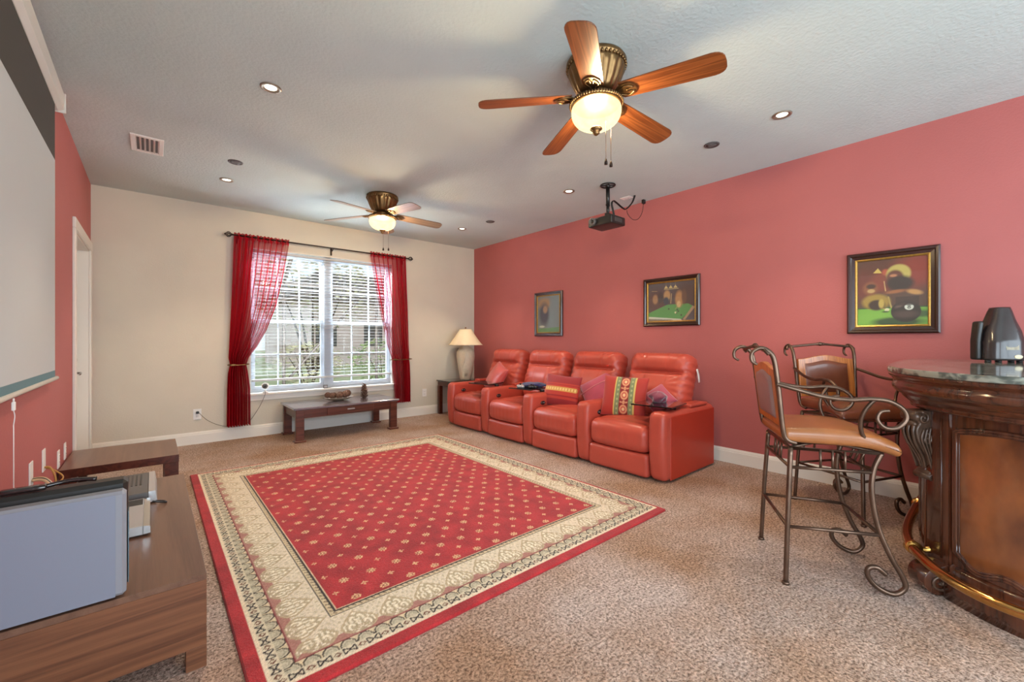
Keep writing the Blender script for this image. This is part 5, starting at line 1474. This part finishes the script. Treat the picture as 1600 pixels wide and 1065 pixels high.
# ================================================================== bar stools
def stool(cx_, cy_, rz, seat_rz, label):
    t = empty('bar_stool', (cx_, cy_, 0), rz, label, 'bar stool', 'iron bar stools at the bar')
    IR = M['iron']
    r0 = 0.0115
    for sx in (-1, 1):
        b = MB(); b.tube(spline([(sx*0.24, -0.225, 0.0), (sx*0.225, -0.212, 0.33), (sx*0.205, -0.195, 0.655)], 6), r0, 10); b.lathe([(0.016, 0), (0.016, 0.012), (0.012, 0.014)], 12, Matrix.Translation((sx*0.24, -0.225, 0)))
        b.build('leg', IR, t)
        b = MB(); b.tube(spline([(sx*0.19, 0.175, 0.652), (sx*0.192, 0.145, 0.575), (sx*0.196, 0.135, 0.47), (sx*0.20, 0.155, 0.32), (sx*0.205, 0.20, 0.19), (sx*0.205, 0.25, 0.09), (sx*0.205, 0.255, 0.045), (sx*0.205, 0.215, 0.013), (sx*0.205, 0.155, 0.032), (sx*0.205, 0.118, 0.075), (sx*0.205, 0.118, 0.115), (sx*0.205, 0.150, 0.125), (sx*0.205, 0.185, 0.098)], 7), r0, 10)
        b.build('leg', IR, t)
    # aprons and stretchers
    b = MB()
    b.tube([(-0.205, -0.195, 0.652), (0.205, -0.195, 0.652), (0.19, 0.175, 0.652), (-0.19, 0.175, 0.652)], 0.0105, 8, closed=True)
    b.tube([(-0.212, -0.20, 0.56), (0.212, -0.20, 0.56)], 0.008, 8); b.tube([(-0.193, 0.14, 0.56), (0.193, 0.14, 0.56)], 0.008, 8)
    for sx in (-1, 1): b.tube([(sx*0.211, -0.20, 0.56), (sx*0.193, 0.14, 0.56)], 0.008, 8)
    for q in (0.36, 0.5, 0.64):
        for sx in (-1, 1):
            y_ = -0.2+0.36*q; b.tube([(sx*(0.211-0.018*q), y_, 0.56), (sx*(0.205-0.015*q), y_, 0.652)], 0.006, 6)
        b.tube([(-0.2+0.4*q, -0.20, 0.56), (-0.2+0.4*q, -0.195, 0.652)], 0.006, 6); b.tube([(-0.19+0.38*q, 0.14, 0.56), (-0.19+0.38*q, 0.175, 0.652)], 0.006, 6)
    b.tube([(-0.205, -0.195, 0.655), (0.19, 0.175, 0.655)], 0.008, 6); b.tube([(0.205, -0.195, 0.655), (-0.19, 0.175, 0.655)], 0.008, 6)
    b.build('apron_frame', IR, t)
    for (p_, q_) in (((-0.227, -0.214, 0.275), (-0.202, 0.165, 0.275)), ((0.227, -0.214, 0.275), (0.202, 0.165, 0.275)), ((-0.227, -0.214, 0.275), (0.227, -0.214, 0.275)), ((-0.202, 0.166, 0.275), (0.202, 0.166, 0.275))):
        b = MB(); b.tube([p_, q_], 0.0085, 8); b.build('stretcher', IR, t)
    S = Matrix.Rotation(seat_rz, 4, 'Z')
    b = MB(); b.lathe([(0.0, 0.664), (0.10, 0.664), (0.10, 0.672), (0.0, 0.672)], 24); b.tube([(-0.19, -0.17, 0.678), (0.19, -0.17, 0.678), (0.18, 0.17, 0.678), (-0.18, 0.17, 0.678)], 0.006, 6, S, closed=True)
    b.build('swivel_plate', M['dkiron'], t)
    def sf(x, y, z):
        wv = 1+0.06*(y/0.22)
        x *= wv
        if z > 0: z += 0.024*(1-(x/0.25)**2)*(1-(y/0.235)**2)
        if y > 0.05: z -= 0.030*((y-0.05)/0.18)**2*(1.3 if z < 0 else 1.5)
        if abs(abs(z)) < 0.012: x *= 0.99
        return (x, y, z)
    vs, fs = cushion(0.228, 0.236, 0.034, 0.032, 22, sf)
    b = MB(); b.add([(x, y+0.004, z+0.712) for x, y, z in vs], fs, True, S); b.build('seat', M['tan'] if seat_rz == 0 else M['brownleather'], t)
    # back
    for sx in (-1, 1):
        b = MB(); b.tube(spline([(sx*0.20, -0.17, 0.675), (sx*0.205, -0.215, 0.695), (sx*0.212, -0.232, 0.76), (sx*0.222, -0.252, 0.95), (sx*0.228, -0.270, 1.075), (sx*0.230, -0.290, 1.118), (sx*0.230, -0.328, 1.140), (sx*0.230, -0.366, 1.118), (sx*0.230, -0.370, 1.078), (sx*0.230, -0.345, 1.058)], 7), [0.0115]*36+[0.0115-0.00018*k for k in range(28)], 10, S)
        b.build('back_post', IR, t)
        b = MB()
        b.tube(spline([(sx*0.226, -0.262, 0.965), (sx*0.245, -0.19, 0.945), (sx*0.262, -0.08, 0.915), (sx*0.268, 0.02, 0.905), (sx*0.27, 0.10, 0.912), (sx*0.268, 0.17, 0.905), (sx*0.266, 0.222, 0.87), (sx*0.265, 0.232, 0.825), (sx*0.265, 0.20, 0.787), (sx*0.265, 0.155, 0.786), (sx*0.265, 0.128, 0.82), (sx*0.265, 0.14, 0.855), (sx*0.265, 0.172, 0.862)], 8), [0.0105]*60+[0.0105-0.0001*k for k in range(37)], 10, S)
        b.build('armrest', IR, t)
        b = MB(); b.tube(spline([(sx*0.268, 0.115, 0.908), (sx*0.258, 0.085, 0.86), (sx*0.245, 0.072, 0.80), (sx*0.225, 0.09, 0.735), (sx*0.205, 0.135, 0.69), (sx*0.195, 0.155, 0.678)], 7), 0.009, 8, S)
        b.build('arm_support', IR, t)
    b = MB(); b.tube(spline([(-0.255, -0.300, 1.108), (-0.243, -0.315, 1.128), (-0.20, -0.312, 1.130), (-0.10, -0.308, 1.140), (0, -0.306, 1.148), (0.10, -0.308, 1.140), (0.20, -0.312, 1.130), (0.243, -0.315, 1.128), (0.255, -0.300, 1.108)], 6), 0.009, 8, S)
    for k in (-1, 0, 1): b.ball((k*0.022, -0.306, 1.148-0.001*abs(k)), 0.017 if k == 0 else 0.013, 12, 8, S, (1.3, 0.9, 0.9))
    b.build('top_rail', IR, t)
    # wooden panel with leather pad, arched top
    Rb = S @ Matrix.Translation((0, -0.245, 0.90)) @ Matrix.Rotation(math.radians(6.5), 4, 'X')
    def arch(w, z0, z1, rise, n=12):
        pts = [(-w, z0), (w, z0)]
        for k in range(n+1):
            x = w-2*w*k/n; pts.append((x, z1+rise*(0.5+0.5*math.cos(PI*x/w))))
        return pts
    sw = Matrix(((1, 0, 0, 0), (0, 0, 1, 0), (0, 1, 0, 0), (0, 0, 0, 1)))
    b = MB(); b.prism(arch(0.205, -0.148, 0.135, 0.030), -0.012, 0.012, Rb @ sw); bp_ = b.build('back_panel', M['stoolwood'], t, bevel=0.004)
    def padfn(sgn):
        def f(u, v):
            x = (2*u-1)*0.158; zt = 0.100+0.024*(0.5+0.5*math.cos(PI*x/0.158)); z = -0.115+(zt+0.115)*v
            e = (1-(2*u-1)**8)*(1-(2*v-1)**8)
            return (x, sgn*(0.0125+0.012*max(0, e)**0.6), z)
        return f
    b = MB(); b.grid(padfn(1), 16, 16, Rb); b.build('leather_pad', M['brownleather'], bp_)
    b = MB(); b.grid(padfn(-1), 16, 16, Rb); o = b.build('leather_pad', M['padback'], bp_); o['label'] = 'greyish leather pad on the rear of the back'
    return t
M['padback'] = mat('grey brown leather', (132, 112, 114), 0.35, var=0.1, coat=0.2)
stool(2.653, 0.6215, math.atan2(-0.519, -0.856), 0.0, 'nearest bar stool, tan leather seat, its back turned to the room')
stool(3.725, 0.70, math.atan2(-0.9, -0.43), math.radians(-106), 'farther bar stool beside the rose wall, brown seat turned towards the camera')

# ================================================================== bar
def plan(pts, n=8): return [(p.x, p.y) for p in spline([(a, b_, 0) for a, b_ in pts], n)]
Kp = [(4.17, 0.44), (3.75, 0.44), (3.4, 0.435), (3.12, 0.418), (2.88, 0.392), (2.69, 0.315), (2.53, 0.20), (2.41, 0.06), (2.375, -0.08), (2.40, -0.30), (2.50, -0.58), (2.72, -0.86), (3.05, -1.04), (3.5, -1.12), (4.17, -1.13)]
Bp = [(4.17, 0.26), (3.75, 0.27), (3.4, 0.28), (3.10, 0.276), (2.915, 0.258), (2.80, 0.165), (2.735, 0.095), (2.675, 0.005), (2.645, -0.10), (2.66, -0.28), (2.73, -0.48), (2.88, -0.68), (3.12, -0.82), (3.5, -0.88), (4.17, -0.88)]
NP = 12
K = plan(Kp, NP); B = plan(Bp, NP)
bar = empty('home_bar', (3.3, -0.2, 0), 0, 'curved polished mahogany home bar with granite top and brass foot rail', 'bar')
BX, BY = 3.3, -0.2
def mixp(s_, i, extra=0.0):
    """s_=0 at the counter edge, 1 at the body; extra pushes outwards in metres"""
    x = K[i][0]*(1-s_)+B[i][0]*s_; y = K[i][1]*(1-s_)+B[i][1]*s_
    if extra:
        dx, dy = K[i][0]-B[i][0], K[i][1]-B[i][1]; L = math.hypot(dx, dy); x += dx/L*extra; y += dy/L*extra
    return x-BX, y-BY
def sweep(prof, i0=0, i1=None, cap=True):
    """prof: list of (s, extra, z) from top to bottom"""
    i1 = len(K)-1 if i1 is None else i1
    b = MB(); n = len(prof); vs = []
    for i in range(i0, i1+1):
        for (s_, e, z) in prof:
            x, y = mixp(s_, i, e); vs.append((x, y, z))
    fs = []
    for i in range(i1-i0):
        for k in range(n-1): fs.append((i*n+k, i*n+k+1, (i+1)*n+k+1, (i+1)*n+k))
    b.add(vs, fs, True)
    if cap:
        b.add([vs[k] for k in range(n)], [tuple(range(n))]); b.add([vs[-n+k] for k in range(n)], [tuple(range(n-1, -1, -1))])
    return b
# granite slab
b = MB()
outl = [(x-BX, y-BY) for x, y in K]
b.prism(outl, 1.018, 1.046, smooth=True); b.build('granite_top', M['granite'], bar, bevel=0.004)
mold = [(0.98, 0, 1.0175), (0.02, 0, 1.0175), (0.03, 0, 1.006), (0.07, 0, 0.998), (0.12, 0, 0.990), (0.16, 0, 0.984), (0.17, 0, 0.974), (0.14, 0, 0.966), (0.12, 0, 0.954), (0.14, 0, 0.940), (0.20, 0, 0.928), (0.32, 0, 0.916), (0.40, 0, 0.908), (0.42, 0, 0.900), (0.50, 0, 0.888), (0.62, 0, 0.874), (0.66, 0, 0.866), (0.64, 0, 0.860), (0.66, 0, 0.852), (0.82, 0, 0.842), (0.98, 0, 0.838)]
sweep(mold).build('cornice', M['barwood'], bar)
sweep([(1.0, 0, 0.84), (1.0, 0, 0.09)]).build('body', M['barwood'], bar)
# plinth with stepped moulding
sweep([(1.0, 0.0, 0.155), (1.0, 0.010, 0.150), (1.0, 0.018, 0.138), (1.0, 0.016, 0.120), (1.0, 0.034, 0.105), (1.0, 0.042, 0.092), (1.0, 0.040, 0.0), (1.3, 0.0, 0.0)], NP*5+2).build('plinth', M['barwood'], bar)
def idx_of(k, f=0.0): return int(round((k+f)*NP))
def panel(i0, i1, nm='curved_panel', z0=0.20, z1=0.765, arch_=0.03, wav=0.03):
    n = i1-i0
    def P_(u, v, out):
        f = i0+u*n; i = min(int(f), len(B)-2); w = f-i
        a = mixp(1.0, i, out); c = mixp(1.0, i+1, out)
        x = a[0]*(1-w)+c[0]*w; y = a[1]*(1-w)+c[1]*w
        zt = z1+arch_*math.sin(PI*u)**0.8; zb = z0-wav*math.sin(PI*u)+0.018*math.cos(u*4*PI)
        return (x, y, zb+(zt-zb)*v)
    b = MB(); b.grid(lambda u, v: P_(0.03+0.94*u, 0.02+0.96*v, 0.004), n*2, 12); pn = b.build(nm, M['barpanel'], bar)
    # raised moulding around the panel, three beads
    loop = [(k/24, 0.0) for k in range(25)]+[(1.0, k/12) for k in range(1, 13)]+[(1-k/24, 1.0) for k in range(1, 25)]+[(0.0, 1-k/12) for k in range(1, 12)]
    for (ins, out, rad) in ((0.0, 0.006, 0.008), (0.035, 0.009, 0.007), (0.06, 0.005, 0.004)):
        b = MB(); b.tube([P_(ins*1.0+u*(1-2*ins), ins*0.5+v*(1-ins), out) for u, v in loop], rad, 8, closed=True); b.build('panel_moulding', M['barwood'], pn)
panel(idx_of(5, 0.25), idx_of(9, -0.02))
panel(idx_of(9, 0.35), idx_of(12, -0.1))
panel(idx_of(0, 0.5), idx_of(1, 0.9)); panel(idx_of(2, 0.1), idx_of(3, 0.7))
# pilasters: proud vertical strips at the panel joints
def pilaster(i0, i1, nm='pilaster'):
    b = MB()
    def f(u, v, out=0.010):
        q = i0+u*(i1-i0); i = int(q); w = q-i; a = mixp(1.0, i, out); c = mixp(1.0, min(i+1, len(B)-1), out)
        return (a[0]*(1-w)+c[0]*w, a[1]*(1-w)+c[1]*w, 0.10+0.74*v)
    n = max(2, (i1-i0)*2)
    b.grid(f, n, 1); 
    for u in (0.0, 1.0):
        b.add([f(u, 0), f(u, 1), f(u, 1, 0.0), f(u, 0, 0.0)], [(0, 1, 2, 3)])
    b.tube([f(0.25, 0.08, 0.012), f(0.25, 0.96, 0.012)], 0.004, 6); b.tube([f(0.75, 0.08, 0.012), f(0.75, 0.96, 0.012)], 0.004, 6)
    return b.build(nm, M['barwood'], bar)
pilaster(idx_of(4, -0.1), idx_of(5, 0.05)); pilaster(idx_of(9, 0.02), idx_of(9, 0.30)); pilaster(idx_of(12, 0), idx_of(12, 0.4))
# carved corbel on the corner pilaster, standing out diagonally
def corbel(px, py, ang, s_=1.0):
    Mx = Matrix.Translation((px-BX, py-BY, 0)) @ Matrix.Rotation(ang, 4, 'Z') @ Matrix.Scale(0.86, 4, (1, 0, 0))
    # local +x points outwards, profile in x-z
    prof = [(-0.03, 0.838), (0.095, 0.838), (0.118, 0.822), (0.120, 0.800), (0.104, 0.786), (0.095, 0.775), (0.104, 0.762), (0.112, 0.742), (0.108, 0.715), (0.094, 0.68), (0.070, 0.645), (0.048, 0.61), (0.034, 0.575), (0.030, 0.55), (0.044, 0.535), (0.048, 0.515), (0.034, 0.50), (-0.03, 0.496)]
    XZ = Matrix(((1, 0, 0, 0), (0, 0, 1, 0), (0, 1, 0, 0), (0, 0, 0, 1)))
    b = MB(); b.prism([(p.x, p.y) for p in spline([(a, c, 0) for a, c in prof], 3)], -0.038, 0.038, Mx @ XZ, smooth=True)
    c_ = b.build('corbel', M['carved'], bar, bevel=0.006)
    b = MB()
    for sy in (-1, 1):
        def sp(cx_, cz, r_, turns, d0, n=22): return [(cx_+r_*(1-0.85*k/n)*math.cos(d0+turns*2*PI*k/n), sy*0.041, cz+r_*(1-0.85*k/n)*math.sin(d0+turns*2*PI*k/n)) for k in range(n+1)]
        b.tube(sp(0.078, 0.802, 0.030, 1.4, 1.2), 0.006, 6, Mx); b.tube(sp(0.032, 0.518, 0.017, 1.3, 4.2), 0.0045, 6, Mx)
        b.tube(sp(0.060, 0.70, 0.030, 1.2, 1.5), 0.005, 6, Mx)
        for k in range(4): b.tube(spline([(0.020+0.018*k, sy*0.040, 0.76-0.004*k), (0.030+0.020*k, sy*0.043, 0.70), (0.020+0.013*k, sy*0.042, 0.63), (0.012+0.006*k, sy*0.040, 0.55)], 5), [0.006-0.0001*j for j in range(16)], 6, Mx)
    for k in range(3): b.tube(spline([(0.113, -0.024+0.024*k, 0.765), (0.120, -0.026+0.026*k, 0.73), (0.103, -0.022+0.022*k, 0.68), (0.056, -0.016+0.016*k, 0.61), (0.036, -0.01+0.01*k, 0.555)], 5), [0.009-0.0002*j for j in range(21)], 6, Mx)
    b.ball((0.108, 0, 0.772), 0.016, 10, 8, Mx, (1, 2.2, 1)); b.tube([(0.102, -0.044, 0.808), (0.102, 0.044, 0.808)], 0.021, 14, Mx); b.tube([(0.040, -0.041, 0.518), (0.040, 0.041, 0.518)], 0.013, 12, Mx)
    b.build('carving', M['carved'], c_)
pang = math.radians(137)
corbel(2.905, 0.240, pang)
# scroll foot under the corner
def foot(px, py, ang):
    Mx = Matrix.Translation((px-BX, py-BY, 0)) @ Matrix.Rotation(ang, 4, 'Z') @ Matrix.Scale(1.12, 4)
    b = MB(); b.tube([(0.062, -0.045, 0.058), (0.062, 0.045, 0.058)], 0.056, 24, Mx)
    XZ = Matrix(((1, 0, 0, 0), (0, 0, 1, 0), (0, 1, 0, 0), (0, 0, 0, 1)))
    b.prism([(-0.02, 0.0), (0.06, 0.0), (0.11, 0.04), (0.10, 0.10), (0.05, 0.118), (-0.02, 0.14)], -0.04, 0.04, Mx @ XZ)
    f_ = b.build('scroll_foot', M['barwood'], bar, bevel=0.003)
    b = MB()
    for sy in (-1, 1): b.tube([(0.062+0.045*(1-0.9*k/26)*math.cos(1+k*0.42), sy*0.047, 0.058+0.045*(1-0.9*k/26)*math.sin(1+k*0.42)) for k in range(27)], 0.006, 6, Mx)
    b.build('carving', M['carved'], f_)
foot(2.84, 0.178, math.radians(132))
# brass foot rail
Rp = [(4.17, 0.34), (3.875, 0.345), (3.5, 0.352), (3.13, 0.346), (2.90, 0.315), (2.736, 0.254), (2.60, 0.175), (2.50, 0.07), (2.455, -0.06), (2.47, -0.28), (2.56, -0.54), (2.77, -0.80), (3.08, -0.95), (3.5, -1.01), (4.17, -1.01)]
b = MB(); b.tube(spline([(x-BX, y-BY, 0.165) for x, y in Rp], 10), 0.0215, 16); b.build('foot_rail', M['railmetal'] if 'railmetal' in M else M['brass'], bar)
def bracket(px, py, qx, qy):
    """wall plate at q on the body, arm to the rail at p"""
    d = Vector((px-qx, py-qy, 0)); L = d.length; a = math.atan2(d.y, d.x)
    Mx = Matrix.Translation((qx-BX, qy-BY, 0.165)) @ Matrix.Rotation(a, 4, 'Z')
    b = MB(); b.bbox(0.0, 0.008, -0.014, 0.014, -0.065, 0.065, 0.003, Mx)
    b.tube(spline([(0.004, 0, 0.0), (L*0.35, 0, -0.006), (L*0.7, 0, 0.0), (L, 0, 0.0)], 5), [0.016-0.0006*k for k in range(16)], 10, Mx)
    b.tube([(L, -0.018, 0), (L, 0.018, 0)], 0.032, 18, Mx)
    b.build('rail_bracket', M['goldbrass'], bar)
bracket(2.835, 0.293, 2.875, 0.232); bracket(2.46, -0.18, 2.635, -0.18); bracket(3.62, 0.350, 3.62, 0.275); bracket(2.66, -0.67, 2.82, -0.62)

# appliance and dark jar on the bar
t = empty('ice_crusher', (3.905, 0.03, 1.0465), math.radians(-55), 'tall smoked black countertop ice crusher with small ivory badge on the bar top', 'appliance')
def body_fn(u, v):
    z = 0.012+0.318*v
    w = np.interp(v, [0, 0.12, 0.35, 0.55, 0.75, 0.93, 1.0], [0.094, 0.095, 0.092, 0.082, 0.058, 0.044, 0.036]); d = np.interp(v, [0, 0.35, 0.75, 1.0], [0.10, 0.095, 0.062, 0.042])
    a = u*2*PI; c, s_ = math.cos(a), math.sin(a)
    q = (abs(c)**3.2+abs(s_)**3.2)**(-1/3.2)
    return (w*c*q+0.010*v, d*s_*q, z)
b = MB(); b.grid(body_fn, 48, 26, wrap=True); b.add([body_fn(k/48, 1) for k in range(48)], [tuple(range(48))]); b.add([body_fn(k/48, 0) for k in range(48)], [tuple(range(47, -1, -1))])
b.build('body', M['appliance'], t)
b = MB(); vs, fs = rbox(0.014, 0.030, 0.118, 0.012, 4, 4); b.add([(x-0.106+0.10*max(0, z), y, z+0.130) for x, y, z in vs], fs, True); b.build('side_handle', M['projb'], t)
b = MB(); b.grid(lambda u, v: (-0.025+0.06*u, -0.0985+0.006*v, 0.075+0.045*v), 2, 2); b.build('label_panel', M['label'], t)
b = MB(); b.ball((0.030, -0.100, 0.034), 0.020, 16, 8, sq=(1, 0.15, 0.62)); b.build('oval_badge', M['badge'], t)
for x in (-0.08, -0.03, 0.03, 0.07):
    b = MB(); b.lathe([(0.014, 0), (0.014, 0.012)], 12, Matrix.Translation((x, -0.05, 0))); b.build('rubber_foot', M['black'], t)
o = tag(MB().lathe([(0, 0), (0.035, 0), (0.040, 0.01), (0.040, 0.045), (0.030, 0.058), (0.0, 0.062)], 20).build('dark_jar', M['projb']), 'small dark round pot at the right edge of the bar top', 'pot')
o.location = (4.05, -0.125, 1.0465)
